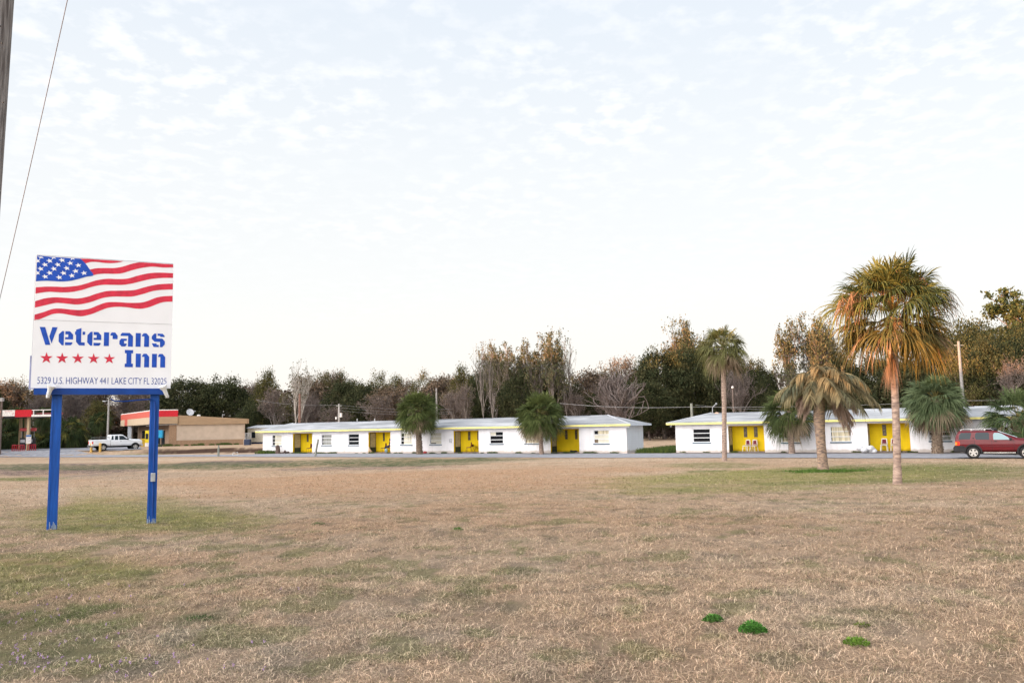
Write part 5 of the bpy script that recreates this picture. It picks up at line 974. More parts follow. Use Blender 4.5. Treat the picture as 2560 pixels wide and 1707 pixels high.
thicket('undergrowth', [(40, 118), (70, 112), (120, 112)], 6.0, 40000, .26, [UND[0], UND[1], UND[4], UND[0]], 8, 5)
# hedge at the back of the field seen through the gap
thicket('hedge', [(aty(1560, 1085, 172)[0], 172), (aty(1800, 1085, 166)[0], 166)], 3.4, 26000, .17, [(.05, .03, .03), (.09, .055, .05), (.04, .045, .02), (.11, .08, .07)], 3, 6)
# ------------------------------------------------------------------ added unseen leaf belt, behind camera left; heights shaped to shade lawn and motels
thicket('roadside_woods', [(-88, -190), (-84, -60), (-84, -12), (-84, 5), (-84, 45), (-92, 90), (-112, 150)], [7.6, 7.4, 7.6, 12.8, 15.5, 16, 16.5], 170000, .75, UND, 6, 9, even=True)
# ------------------------------------------------------------------ vehicles
def wheel(parent, x, y, z, R, Wd, side, rimm, spokes=5, name='wheel', flat_hub=.62):
    """axle along local y; side = -1 near side"""
    w = D.objects.new(name, None)
    mb = MB(); n = 24; prof = [(R * .64, -Wd / 2), (R * .93, -Wd / 2), (R, -Wd * .32), (R, Wd * .32), (R * .93, Wd / 2), (R * .64, Wd / 2)]
    vs = []; fs = []
    for i in range(n):
        a = 2 * math.pi * i / n
        for (r_, yy) in prof: vs.append((x + r_ * math.cos(a), y + yy, z + r_ * math.sin(a)))
    k = len(prof)
    for i in range(n):
        for j in range(k): fs.append((i * k + j, ((i + 1) % n) * k + j, ((i + 1) % n) * k + (j + 1) % k, i * k + (j + 1) % k))
    mb.add(vs, fs); ty = mb.build(name, tyre_m, parent, smooth=False)
    yo = y + side * Wd * .38; mb = MB(); mb.tube([(x, yo - .02, z), (x, yo + .02, z)], R * .20, 12)
    for i in range(spokes):
        a = 2 * math.pi * i / spokes + .3; ca, sa = math.cos(a), math.sin(a); w0, w1 = R * .13, R * .17
        P = [(x + R * .12 * ca - w0 * sa, z + R * .12 * sa + w0 * ca), (x + R * .12 * ca + w0 * sa, z + R * .12 * sa - w0 * ca), (x + R * .62 * ca + w1 * sa, z + R * .62 * sa - w1 * ca), (x + R * .62 * ca - w1 * sa, z + R * .62 * sa + w1 * ca)]
        mb.prism(P, 'y', yo - .018, yo + .018)
    vs = []; fs = []
    for i in range(n):
        a = 2 * math.pi * i / n
        for r_, yy in ((R * .56, yo - .02), (R * .665, yo - .02), (R * .665, yo + .02), (R * .56, yo + .02)): vs.append((x + r_ * math.cos(a), yy, z + r_ * math.sin(a)))
    for i in range(n):
        for j in range(4): fs.append((i * 4 + j, ((i + 1) % n) * 4 + j, ((i + 1) % n) * 4 + (j + 1) % 4, i * 4 + (j + 1) % 4))
    mb.add(vs, fs); mb.build('rim', rimm, ty)
    mb = MB(); mb.tube([(x, yo - side * .03, z), (x, yo - side * .06, z)], R * .6, 16); mb.build('brake_disc', dark_metal, ty); return ty
tyre_m = mat('tyre', (.018, .018, .019), .85, var=.1); rim_m = mat('rim_alloy', (.48, .47, .45), .4, metal=.5, var=.05)
def loft(secs, m, name, parent, bevel=.0):
    """secs: list of (x, [(halfwidth, z), ...]) with equal-length half profiles bottom->top; mirrored"""
    mb = MB(); k = len(secs[0][1]); vs = []; fs = []
    for x, pr in secs:
        for hw, z in pr: vs.append((x, -hw, z))
        for hw, z in reversed(pr): vs.append((x, hw, z))
    K = 2 * k
    for i in range(len(secs) - 1):
        for j in range(K): fs.append((i * K + j, (i + 1) * K + j, (i + 1) * K + (j + 1) % K, i * K + (j + 1) % K))
    fs.append(tuple(range(K))); fs.append(tuple((len(secs) - 1) * K + K - 1 - j for j in range(K))); mb.add(vs, fs); return mb.build(name, m, parent, smooth=False, bevel=bevel)
def carpaint(name, col, col2=None):
    m = mat(name, col, .32, var=.03, scale=1.5, coat=.22, spec=.35); return m
def plate(mb, poly, y0, y1, t=.012):
    """side window: polygon of (x,z), lies on the inclined flank between z=za (y0) and z=zb (y1)"""
    za, zb_ = y0[0], y1[0]; f = lambda z: y0[1] + (y1[1] - y0[1]) * (z - za) / (zb_ - za)
    n = len(poly); vs = [(x, f(z), z) for x, z in poly] + [(x, f(z) + (t if f(z) < 0 else -t), z) for x, z in poly]
    mb.add(vs, [tuple(range(n)), tuple(range(2 * n - 1, n - 1, -1))] + [(i, (i + 1) % n, n + (i + 1) % n, n + i) for i in range(n)])
def arch(mb, x, z, R, w, y0, y1, a0=-12, a1=192, n=14):
    vs = []; 
    for i in range(n + 1):
        a = math.radians(a0 + (a1 - a0) * i / n)
        for r_, yy in ((R, y0), (R + w, y0), (R + w, y1), (R, y1)): vs.append((x + r_ * math.cos(a), yy, z + r_ * math.sin(a)))
    fs = [(i * 4 + j, (i + 1) * 4 + j, (i + 1) * 4 + (j + 1) % 4, i * 4 + (j + 1) % 4) for i in range(n) for j in range(4)] + [(0, 1, 2, 3), (n * 4 + 3, n * 4 + 2, n * 4 + 1, n * 4)]; mb.add(vs, fs)
red_p = carpaint('suv_red', (.105, .0015, .007)); blk = mat('trim_black', (.018, .018, .02), .6); whp = carpaint('truck_white', (.78, .80, .83)); glass_c = glass_mat('car_glass', (.012, .022, .03), .12); glass_l = glass_mat('car_glass_light', (.22, .32, .35), .08); lamp_r = mat('tail_red', (.75, .03, .01), .3); lamp_a = mat('tail_amber', (.95, .22, .02), .3); chrome = mat('chrome', (.6, .6, .6), .2, metal=.9)
# red SUV on the drive, nose to the right. local x forward from rear bumper, y to the left (far), near flank at y=-W/2
R1 = atz(2434.7, 1146.3, .035); hd = np.array([math.cos(YAW), -math.sin(YAW)]) # along the drive, to the right
AX = .93
cen = np.array([R1[0], R1[1]]) - hd * AX; nrm2 = np.array([math.sin(YAW), math.cos(YAW)])
cen = cen + nrm2 * .82
sv_ = thing('suv', 'dark red four-door SUV with roof rack parked on the drive at the right edge', 'car', (cen[0], cen[1], .035), -YAW)
def sec(x, b, fl, belt, roof, wb=.86, wr=.66, low=.0):
    return (x, [(wb * .86, b), (wb * .97, b + .10), (wb, fl), (wb * .985, belt), (wr + .04, roof - .10), (wr - .05, roof - .01), (wr * .6, roof + .015)])
B0 = .42
body = loft([sec(.02, .50, .80, 1.02, 1.12, .80, .70), sec(.08, .46, .80, 1.06, 1.34, .84, .66), sec(.20, .42, .80, 1.09, 1.56, .86, .66), sec(.36, B0, .85, 1.10, 1.635, .87, .67), sec(1.2, B0, .85, 1.10, 1.645, .875, .68), sec(2.0, B0, .85, 1.10, 1.635, .875, .67), sec(2.22, B0, .85, 1.10, 1.60, .875, .66),
  sec(3.12, B0, .85, 1.09, 1.24, .875, .74), sec(3.34, B0, .85, 1.06, 1.17, .87, .78), sec(3.9, .42, .83, 1.03, 1.14, .86, .76), sec(4.30, .45, .80, .98, 1.08, .83, .70), sec(4.42, .50, .78, .92, 1.0, .76, .60)], red_p, 'body', sv_, bevel=.03)
gy0, gy1 = (1.10, -.868), (1.55, -.718)
for (nm, poly, mt) in (('window', [(.22, 1.14), (.80, 1.14), (.90, 1.48), (.84, 1.53), (.38, 1.53), (.28, 1.42)], glass_c), ('window', [(1.06, 1.26), (1.12, 1.12), (1.79, 1.11), (1.80, 1.47), (1.74, 1.53), (1.16, 1.53), (1.10, 1.46)], glass_c), ('window', [(2.0, 1.11), (2.86, 1.10), (2.70, 1.27), (2.42, 1.47), (2.25, 1.51), (2.06, 1.51), (2.0, 1.40)], glass_l)):
    mb = MB(); plate(mb, poly, gy0, gy1); mb.build(nm, mt, sv_)
    mb = MB(); plate(mb, poly, (1.10, .868), (1.55, .718)); mb.build(nm, mt, sv_)
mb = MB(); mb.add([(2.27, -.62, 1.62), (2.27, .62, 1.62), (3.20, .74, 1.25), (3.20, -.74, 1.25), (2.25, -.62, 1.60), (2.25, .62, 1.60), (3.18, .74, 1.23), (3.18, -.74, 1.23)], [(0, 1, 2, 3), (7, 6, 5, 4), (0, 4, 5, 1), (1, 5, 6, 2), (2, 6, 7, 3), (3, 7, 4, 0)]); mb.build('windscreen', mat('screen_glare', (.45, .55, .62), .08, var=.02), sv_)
for side_ in (-1, 1):
    ws = []
    for wx in (AX, AX + 2.66): ws.append(wheel(sv_, wx, side_ * .78, .36, .36, .24, side_, rim_m))
    mb = MB()
    for wx in (AX, AX + 2.66): arch(mb, wx, .40, .40, .07, side_ * .90, side_ * .80)
    mb.build('wheel_arch_trim', blk, sv_)
    mb = MB(); mb.box(1.45, 3.05, side_ * .90 - .04, side_ * .90 + .02, .33, .39); mb.build('running_board', chrome, sv_)
    mb = MB(); mb.box(1.42, 3.12, side_ * .882 - .008, side_ * .882 + .008, .72, .78); mb.build('side_moulding', mat('moulding_dark', (.10, .004, .01), .4) if 'moulding_dark' not in D.materials else D.materials['moulding_dark'], sv_)
    for wx in (AX, AX + 2.66):
        mb = MB(); mb.tube([(wx, side_ * .62, .42), (wx, side_ * .879, .42)], .385, 20); mb.build('wheel_well', mat('well_black', (.006, .006, .006), 1.0) if 'well_black' not in D.materials else D.materials['well_black'], sv_)
    mb = MB(); mb.tube([(.35, side_ * .60, 1.65), (.42, side_ * .60, 1.72), (1.7, side_ * .60, 1.74), (1.9, side_ * .60, 1.73), (2.05, side_ * .60, 1.64)], .020, 6)
    for xx in (.9, 1.6): mb.box(xx - .03, xx + .03, side_ * .60 - .02, side_ * .60 + .02, 1.62, 1.73)
    mb.build('roof_rail', chrome if side_ < 0 else blk, sv_)
    mb = MB(); mb.box(2.80, 2.92, side_ * .93 - .07, side_ * .93 + .07, 1.07, 1.21); mb.build('mirror', blk, sv_, bevel=.02)
    mb = MB(); mb.box(.03, .26, side_ * .85 - .03, side_ * .85 + .03, .78, 1.02); tl_ = mb.build('tail_light', lamp_r, sv_, bevel=.01)
    mb = MB(); mb.box(.02, .12, side_ * .85 - .036, side_ * .85 + .036, .80, .98); mb.build('indicator', lamp_a, tl_)
    mb = MB(); mb.box(4.28, 4.44, side_ * .66 - .1, side_ * .66 + .1, .72, .88); mb.build('headlight', glass_l, sv_, bevel=.01)
    mb = MB(); mb.box(2.04, 2.16, side_ * .884 - .012, side_ * .884 + .012, 1.0, 1.04); mb.build('door_handle', blk, sv_)
    mb = MB(); mb.box(.95, 1.0, side_ * .845 - .012, side_ * .845 + .012, 1.16, 1.25); mb.build('door_handle', blk, sv_)
    for dx_ in (1.02, 1.90, 3.0):
        mb = MB(); mb.box(dx_, dx_ + .012, side_ * .882 - .004, side_ * .882 + .003, .48, 1.09); mb.build('door_seam', blk, sv_)
mb = MB(); mb.box(1.75, 2.20, -.55, .55, 1.645, 1.74); mb.prism([(1.6, 1.67), (2.28, 1.64), (2.2, 1.78), (1.8, 1.78)], 'y', -.52, .52); mb.build('rack_fairing', blk, sv_, bevel=.02)
mb = MB()
for xx in (.9, 1.6): mb.tube([(xx, -.6, 1.73), (xx, .6, 1.73)], .018, 5)
mb.build('cross_bar', blk, sv_)
mb = MB(); mb.prism([(-.10, .44), (.04, .38), (.55, .40), (.55, .60), (.48, .76), (-.02, .76), (-.10, .66)], 'y', -.89, .89); mb.build('rear_bumper', blk, sv_, bevel=.03)
mb = MB(); mb.prism([(4.15, .45), (4.5, .48), (4.52, .66), (4.15, .68)], 'y', -.87, .87); mb.build('front_bumper', blk, sv_, bevel=.03)
mb = MB(); mb.box(.5, 4.1, -.6, .6, .26, .45); mb.build('underbody', D.materials['well_black'], sv_)
# white pickup before the shop
R2 = gpt(257, 1125.5); TA = math.radians(41); th_ = np.array([math.cos(TA), math.sin(TA)]); nr_ = np.array([-math.sin(TA), math.cos(TA)])
c2 = np.array([R2[0], R2[1]]) - th_ * 1.25 + nr_ * .85; zt_ = float(gz(c2[0], c2[1])) + .05
pk = thing('pickup_truck', 'white extended-cab pickup truck parked nose-in toward the tan shop', 'pickup truck', (c2[0], c2[1], zt_), TA)
def psec(x, b, belt, roof, wr=.72, wb=.98): return (x, [(wb * .9, b), (wb, b + .2), (wb, belt - .05), (wb * .97, belt), (wr + .03, roof - .08), (wr - .05, roof)])
loft([psec(.05, .62, 1.34, 1.36, .95), psec(2.0, .60, 1.36, 1.38, .95), psec(2.05, .58, 1.36, 1.38, .95)], whp, 'bed', pk, bevel=.02)
mb = MB(); mb.box(.10, 1.98, -.82, .82, 1.382, 1.388); mb.build('bed_opening', D.materials['well_black'], pk)
loft([psec(2.08, .58, 1.22, 1.85, .76), psec(2.2, .58, 1.22, 1.93, .76), psec(3.3, .58, 1.22, 1.95, .76), psec(3.55, .58, 1.22, 1.90, .74), psec(4.15, .58, 1.28, 1.44, .84), psec(4.35, .58, 1.28, 1.37, .88), psec(5.5, .60, 1.24, 1.32, .86), psec(5.78, .66, 1.12, 1.18, .82, .92)], whp, 'cab', pk, bevel=.03)
for side_ in (-1, 1):
    y0_, y1_ = (1.22, side_ * .955), (1.87, side_ * .795)
    for poly in ([(2.16, 1.32), (2.42, 1.32), (2.42, 1.80), (2.24, 1.80)], [(2.55, 1.30), (2.95, 1.30), (2.95, 1.80), (2.62, 1.80)], [(3.08, 1.30), (4.12, 1.30), (3.85, 1.50), (3.55, 1.78), (3.08, 1.80)]):
        mb = MB(); plate(mb, poly, y0_, y1_, .012 * side_ * -1 if False else .012); mb.build('window', glass_c, pk)
    for wx in (1.25, 4.95): wheel(pk, wx, side_ * .92, .40, .40, .26, side_, rim_m)
    mb = MB()
    for wx in (1.25, 4.95): arch(mb, wx, .44, .44, .05, side_ * 1.0, side_ * .9)
    mb.build('wheel_arch_trim', blk, pk)
    for wx in (1.25, 4.95):
        mb = MB(); mb.tube([(wx, side_ * .70, .46), (wx, side_ * .984, .46)], .43, 20); mb.build('wheel_well', D.materials['well_black'], pk)
    mb = MB(); mb.box(.02, .12, side_ * .90 - .09, side_ * .90 + .09, .85, 1.16); mb.build('tail_light', lamp_r, pk, bevel=.01)
    mb = MB(); mb.box(5.70, 5.80, side_ * .70 - .14, side_ * .70 + .14, .84, 1.0); mb.build('headlight', mat('headlight_warm', (.85, .75, .6), .2) if 'headlight_warm' not in D.materials else D.materials['headlight_warm'], pk)
    mb = MB(); mb.box(3.95, 4.1, side_ * 1.08 - .12, side_ * 1.08 + .08, 1.28, 1.48); mb.build('mirror', blk, pk, bevel=.02)
    mb = MB(); mb.box(3.15, 3.32, side_ * .99 - .012, side_ * .99 + .012, 1.08, 1.12); mb.build('door_handle', blk, pk)
mb = MB(); mb.box(2.1, 2.115, -.62, .62, 1.30, 1.80); mb.build('rear_window', glass_c, pk)
mb = MB(); mb.box(-.14, .05, -.92, .92, .50, .70); mb.build('rear_bumper', chrome, pk, bevel=.02)
mb = MB(); mb.box(5.6, 5.92, -.92, .92, .45, .72); mb.build('front_bumper', chrome, pk, bevel=.03)
mb = MB(); mb.box(.6, 5.3, -.55, .55, .38, .60); mb.box(2.3, 4.0, -.93, -.85, .48, .58); mb.build('chassis', D.materials['well_black'], pk)
mb = MB()
for yy in (-.8, .8): mb.tube([(.3, yy, 1.24), (.3, yy, 1.62), (1.95, yy, 1.66), (1.95, yy, 1.24)], .022, 5)
mb.tube([(.3, -.8, 1.62), (.3, .8, 1.62)], .022, 5); mb.build('ladder_rack', mat('rack_grey', (.12, .14, .14), .5), pk)
q = gpt(228, 1129.5); mb = MB(); mb.tube([(0, 0, -.1), (0, 0, 1.02), (0, 0, 1.08)], [.14, .14, .08], 12); o = mb.build('bollard', mat('bollard_yellow', (.70, .44, .12), .7)); o.location = q; tag(o, 'yellow bollard behind the left tail light of the white pickup', 'bollard', 'yellow bollards by the pickup')
o2 = o.copy(); COL.objects.link(o2); o2.location = gpt(250, 1129); o2['label'] = 'yellow bollard in front of the rear wheel of the white pickup'

# ------------------------------------------------------------------ tan shop
m_tan = mat('shop_cream', (.52, .42, .33), .85, var=.06, scale=1.2, bump=.15, bscale=8); m_tand = mat('shop_brown_band', (.33, .215, .135), .85, var=.08); m_sidn = mat('siding_tan', (.41, .285, .175), .8, var=.08, scale=3, stretch=(.3, 1, 6)); m_red = mat('fascia_red', (.56, .012, .025), .5, var=.08); m_redl = mat('fascia_salmon', (.62, .12, .085), .55, var=.08)
m_tanf = mat('fascia_tan', (.58, .45, .31), .7, var=.05); m_coping = mat('coping_white', (.80, .76, .72), .6)
SCn = aty(388, 1090, 117.5); SR = aty(612, 1090, 121.0); SLf = aty(301, 1090, 139.5); zs = .54
def poly_wall(mb, p, q, z0, z1, th=.0, z0b=None, z1b=None):
    p = np.array(p[:2]); q = np.array(q[:2]); d = (q - p) / np.linalg.norm(q - p); n = np.array([-d[1], d[0]]) * (th or .2)
    z0b = z0 if z0b is None else z0b; z1b = z1 if z1b is None else z1b
    vs = [(*p, z0), (*q, z0b), (*(q + n), z0b), (*(p + n), z0), (*p, z1), (*q, z1b), (*(q + n), z1b), (*(p + n), z1)]; mb.add(vs, [(0, 3, 2, 1), (4, 5, 6, 7), (0, 1, 5, 4), (1, 2, 6, 5), (2, 3, 7, 6), (3, 0, 4, 7)])
def hz(py, px, Y): return aty(px, py, Y)[2]
sh = thing('shop', 'low tan convenience shop with red and white fascia, left of the motel', 'shop', (SCn[0], SCn[1], zs))
def rel(p): return np.array([p[0] - SCn[0], p[1] - SCn[1]])
a0, a1, a2 = rel(SCn), rel(SR), rel(SLf); ds = (a1 - a0) / np.linalg.norm(a1 - a0); df = (a2 - a0) / np.linalg.norm(a2 - a0)
zw = hz(1060.6, 500, 119) - zs; zt1 = hz(1037.4, 453, 118.6) - zs; zt2 = hz(1046.6, 623, 121.2) - zs; zf0 = hz(1059.6, 420, 117.3) - zs; zf1 = hz(1023.2, 420, 117.3) - zs; zmid = hz(1041.3, 420, 117.3) - zs
w0 = a0 + ds * 1.9; wi = w0 + df * 0
mb = MB(); poly_wall(mb, w0, a1, .85, zw, .25); mb.build('side_wall', m_tan, sh)
mb = MB(); poly_wall(mb, w0, a1, -.5, .849, .26); mb.build('wall_base_band', m_tand, sh)
mb = MB(); poly_wall(mb, w0 - ds * .02, w0 + ds * .95 , -.5, zw - .001, .05); q_ = MB(); n_s = np.array([ds[1], -ds[0]]); P_ = w0 - ds * .02 + n_s * .05; q_ = MB(); poly_wall(q_, P_, P_ + ds * 1.0, -.5, zw - .002, .048); q_.build('brick_pier', m_tand, sh)
mb = MB(); poly_wall(mb, a1 + df * 0, a1 + df * 14, -.5, zw, .2); poly_wall(mb, a1 + df * 14, w0 + df * 22, -.5, zw, .2); mb.build('rear_wall', m_tan, sh)
fw0 = w0 + df * .3; mb = MB(); poly_wall(mb, fw0 + df * 22, fw0, -.5, zw, .2); mb.build('front_wall', mat('front_brown', (.30, .21, .15), .8), sh)
for k, (u0, u1, z0_, z1_, mt) in enumerate(((2.4, 4.2, .1, 2.35, glass_c), (5.4, 8.2, .3, 2.4, glass_c), (9.6, 12.0, .3, 2.4, glass_c), (13.2, 15.0, .1, 2.3, glass_c), (16.2, 18.6, .5, 2.4, glass_c))):
    nf = np.array([-df[1], df[0]]); P_ = fw0 + nf * .012; mb = MB(); poly_wall(mb, P_ + df * u1, P_ + df * u0, z0_, z1_, -.01 if False else .006); wn_ = mb.build('window', mt, sh)
    mb = MB(); P2_ = fw0 + nf * .03; poly_wall(mb, P2_ + df * (u0 + .06), P2_ + df * (u0 - .06), z0_, z1_, .006); poly_wall(mb, P2_ + df * (u1 + .06), P2_ + df * (u1 - .06), z0_, z1_, .006); mb.build('frame', chrome, wn_)
# siding parapet (sloping top), with shallow grooves
nn_ = np.array([ds[1], -ds[0]])
mb = MB(); nrow = 7
for i in range(nrow):
    f0, f1 = i / nrow, (i + 1) / nrow - .03; s0 = a0 + ds * 3.0 + nn_ * .30; s1 = a1 + ds * .55 + nn_ * .30; e0_, e1_ = zt1 - zw, zt2 - zw; poly_wall(mb, s0, s1, zw + e0_ * f0, zw + e0_ * f1, .3, zw + e1_ * f0, zw + e1_ * f1)
mb.build('siding_parapet', m_sidn, sh)
mb = MB(); poly_wall(mb, a0 + ds * 3.0 + nn_ * .27, a1 + ds * .5 + nn_ * .27, zw, zt1 - .01, .2, zw, zt2 - .01); poly_wall(mb, a1 + ds * .5 + nn_ * .28, a1 + ds * .5 + df * 14, zw, zt2, .2); mb.build('parapet_backing', m_tand, sh)
mb = MB(); vs = [(*(a0 + ds * 3), zt1 - .35), (*(a1 + ds * .4), zt2 - .1), (*(a1 + df * 14), zt2 - .1), (*(a0 + df * 22 + ds * 3), zt1 - .35), (*(a0 + ds * 3), zw + .01), (*(a1 + ds * .4), zw + .01), (*(a1 + df * 14), zw + .01), (*(a0 + df * 22 + ds * 3), zw + .01)]
mb.add(vs, [(0, 1, 2, 3), (7, 6, 5, 4), (0, 4, 5, 1), (1, 5, 6, 2), (2, 6, 7, 3), (3, 7, 4, 0)]); mb.build('roof_deck', mat('roof_gravel', (.4, .37, .33), .9), sh)
# boxed fascia over the front
o0 = a0 + nn_ * .45 - ds * .2; oR = a0 + ds * 3.05 + nn_ * .45; oL = a2 + nn_ * .2
mb = MB(); poly_wall(mb, o0, oR, zf0, zmid - .002, .35); fr_ = mb.build('fascia_side_tan', m_sidn, sh)
mb = MB(); poly_wall(mb, o0, oR, zmid, zf1 - .14, .35); mb.build('fascia_side_red', m_red, sh)
mb = MB(); poly_wall(mb, o0 - nn_ * -.01 - ds * .02, oR, zf1 - .139, zf1, .38); poly_wall(mb, oL, o0, zf1 - .139, zf1, .38); mb.build('coping', m_coping, sh)
tot = np.linalg.norm(oL - o0); dl = (o0 - oL) / tot
mb = MB(); poly_wall(mb, oL, o0 - dl * .001, zmid, zf1 - .14, .35); mb.build('fascia_front_red', m_redl, sh)
u1_ = tot * .14; u2_ = tot * .235
mb = MB(); poly_wall(mb, oL, oL + dl * u1_, zf0, zmid - .002, .35); mb.build('fascia_front_tan', m_tanf, sh)
mb = MB(); poly_wall(mb, oL + dl * (u1_ + .001), oL + dl * u2_, zf0, zmid - .002, .352); mb.build('fascia_drop_red', m_redl, sh)
mb = MB(); poly_wall(mb, oL + dl * (u2_ + .001), o0 - dl * .001, zf0, zmid - .002, .35); mb.build('fascia_front_tan', m_tanf, sh)
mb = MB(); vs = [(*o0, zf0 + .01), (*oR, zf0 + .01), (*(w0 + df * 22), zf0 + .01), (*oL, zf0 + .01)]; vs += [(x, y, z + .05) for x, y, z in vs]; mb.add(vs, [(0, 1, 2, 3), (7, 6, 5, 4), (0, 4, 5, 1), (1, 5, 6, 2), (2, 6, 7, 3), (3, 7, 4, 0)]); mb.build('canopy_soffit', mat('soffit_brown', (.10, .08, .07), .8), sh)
def shpos(px, py, Y): p = aty(px, py, Y); return p - np.array([SCn[0], SCn[1], zs])
p = shpos(475, 1031, 121); mb = MB(); vs = []; 
ctr = Vector(p); axd = Vector((.55, -.75, .35)).normalized(); s1_ = axd.cross(Vector((0, 0, 1))).normalized(); s2_ = s1_.cross(axd)
n = 16; pts = [tuple(ctr)]; 
for i in range(n): a = 2 * math.pi * i / n; pts.append(tuple(ctr + axd * .18 + s1_ * math.cos(a) * .52 + s2_ * math.sin(a) * .52))
for i in range(n): a = 2 * math.pi * i / n; pts.append(tuple(ctr + axd * .14 + s1_ * math.cos(a) * .54 + s2_ * math.sin(a) * .54))
pts.append(tuple(ctr - axd * .04)); mb.add(pts, [(0, 1 + i, 1 + (i + 1) % n) for i in range(n)] + [(1 + i, 17 + i, 17 + (i + 1) % n, 1 + (i + 1) % n) for i in range(n)] + [(33, 17 + (i + 1) % n, 17 + i) for i in range(n)])
dsh = mb.build('satellite_dish', mat('dish_grey', (.62, .64, .68), .4), sh)
mb = MB(); mb.tube([tuple(ctr), tuple(ctr + Vector((0, .1, -.9)))], .045, 6); mb.build('dish_mast', galv, dsh)
mb = MB(); mb.tube([tuple(ctr - s2_ * .4 + axd * .1), tuple(ctr + axd * .75 - s2_ * .1 - s1_ * .5)], .03, 5); mb.sphere(tuple(ctr + axd * .78 - s2_ * .1 - s1_ * .52), .09, 6, 4); mb.build('dish_arm', galv, dsh)
p = shpos(556, 1040, 121); mb = MB(); mb.tube([tuple(p + np.array([0, 0, -.5])), tuple(p + np.array([0, 0, .3]))], .04, 6); mb.tube([tuple(p + np.array([0, 0, .25])), tuple(p + np.array([.35, 0, .2]))], .05, 6); mb.build('roof_mast', galv, sh)
p = shpos(497, 1037.8, 121); mb = MB(); mb.sphere(tuple(p + np.array([0, 0, -.05])), (.3, .3, .16), 8, 5); mb.build('roof_cowl', m_coping, sh)
def stand(name, label, cat, px, py, Y, build):
    p = aty(px, py, Y); z = float(gz(p[0], p[1])); root = thing(name, label, cat, (p[0], p[1], z)); build(root, p[2] - z); return root
def phone(root, _):
    mb = MB(); mb.tube([(-.12, 0, 0), (-.12, 0, 2.1)], .05, 6); mb.tube([(.12, 0, 0), (.12, 0, 1.9)], .05, 6); mb.build('post', dark_metal, root)
    mb = MB(); mb.box(-.27, .27, -.2, .2, 1.25, 2.35); mb.build('hood', mat('phone_blue', (.02, .32, .58), .5), root, bevel=.04)
stand('phone_booth', 'bright blue phone hood on dark posts by the tan shop wall', 'phone booth', 402, 1100, 114.5, phone)
def icebox(root, _):
    mb = MB(); mb.box(-.42, .42, -.35, .35, 0, 1.15); mb.build('cabinet', mat('locker_yellow', (.62, .42, .03), .5), root, bevel=.02)
    mb = MB(); mb.box(-.40, .40, -.37, -.351, .15, 1.0); mb.build('front', mat('locker_dkyellow', (.45, .30, .02), .6), root)
stand('yellow_locker', 'squat mustard yellow storage locker at the shop front', 'locker', 361, 1100, 121, icebox)
def vend(root, _):
    mb = MB(); mb.box(-.30, .30, -.3, .3, .55, 2.35); mb.build('cabinet', mat('vend_yellow', (.80, .62, .02), .5), root, bevel=.05)
    mb = MB(); mb.box(-.2, .2, -.33, -.301, 1.1, 1.9); mb.build('display', blk, root)
    mb = MB(); mb.box(-.28, .28, -.28, .28, 0, .549); mb.build('plinth', m_coping, root)
stand('vending_machine', 'bright yellow upright dispenser with white base, left of the right signpost', 'machine', 369.5, 1100, 119, vend)
# ------------------------------------------------------------------ fuel canopy
CYY = 102.0; cA = aty(-30, 1040, CYY); cB = aty(79, 1040, CYY); cC = aty(150, 1040, CYY); zt_c = hz(1024.2, 60, CYY); zb_c = hz(1041.9, 60, CYY); gz_c = float(gz(cB[0], CYY))
cn = thing('fuel_canopy', 'red and white fuel station canopy on tan columns at the left edge', 'canopy', (cA[0], CYY, gz_c)); zt_c -= gz_c; zb_c -= gz_c
XL = lambda px: aty(px, 1040, CYY)[0] - cA[0]
mb = MB(); mb.box(XL(-200), XL(4.5), 0, .3, zb_c, zt_c); mb.build('fascia_salmon', mat('canopy_salmon', (.85, .30, .16), .5), cn)
mb = MB(); mb.box(XL(4.6), XL(36.8), -.01, .3, zb_c + .12, zt_c); wp_ = mb.build('price_panel', m_coping, cn)
mb = MB(); mb.box(XL(11), XL(31), -.016, -.011, zt_c - .18, zt_c - .12); mb.box(XL(31.5), XL(33.3), -.016, -.011, zb_c + .3, zb_c + .55); mb.build('panel_print', mat('print_pink', (.6, .25, .25), .6), wp_)
mb = MB(); mb.box(XL(36.9), XL(78.5), 0, .3, zb_c, zt_c); mb.build('fascia_red', m_red, cn)
mb = MB(); mb.box(XL(78.6), XL(146), 0, .3, zb_c, zb_c + .26); mb.box(XL(78.6), XL(146), .02, .14, zt_c - .1, zt_c)
for px in (83, 107, 130, 145): mb.box(XL(px) - .05, XL(px) + .05, .02, .12, zb_c + .26, zt_c - .1)
mb.build('open_fascia_frame', m_coping, cn)
mb = MB(); mb.box(XL(79), XL(137), 1.0, 1.2, zb_c + .30, zb_c + .52); mb.box(XL(79), XL(112), 4.0, 4.2, zb_c + .34, zb_c + .60); mb.build('roof_joist', mat('joist_maroon', (.22, .06, .06), .7), cn)
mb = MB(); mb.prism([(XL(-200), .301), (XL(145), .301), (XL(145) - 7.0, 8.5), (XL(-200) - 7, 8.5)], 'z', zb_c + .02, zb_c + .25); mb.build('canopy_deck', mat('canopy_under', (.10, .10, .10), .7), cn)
for px, yy in ((73, .8), (53, 7.0), (66, 7.6)):
    xx = XL(px) + (aty(px, 1040, CYY + yy)[0] - aty(px, 1040, CYY)[0]); mb = MB(); mb.box(xx - .15, xx + .15, yy - .15, yy + .15, -.3, zb_c + .019); mb.build('column', mat('column_tan', (.50, .38, .24), .7, var=.08) if 'column_tan' not in D.materials else D.materials['column_tan'], cn)
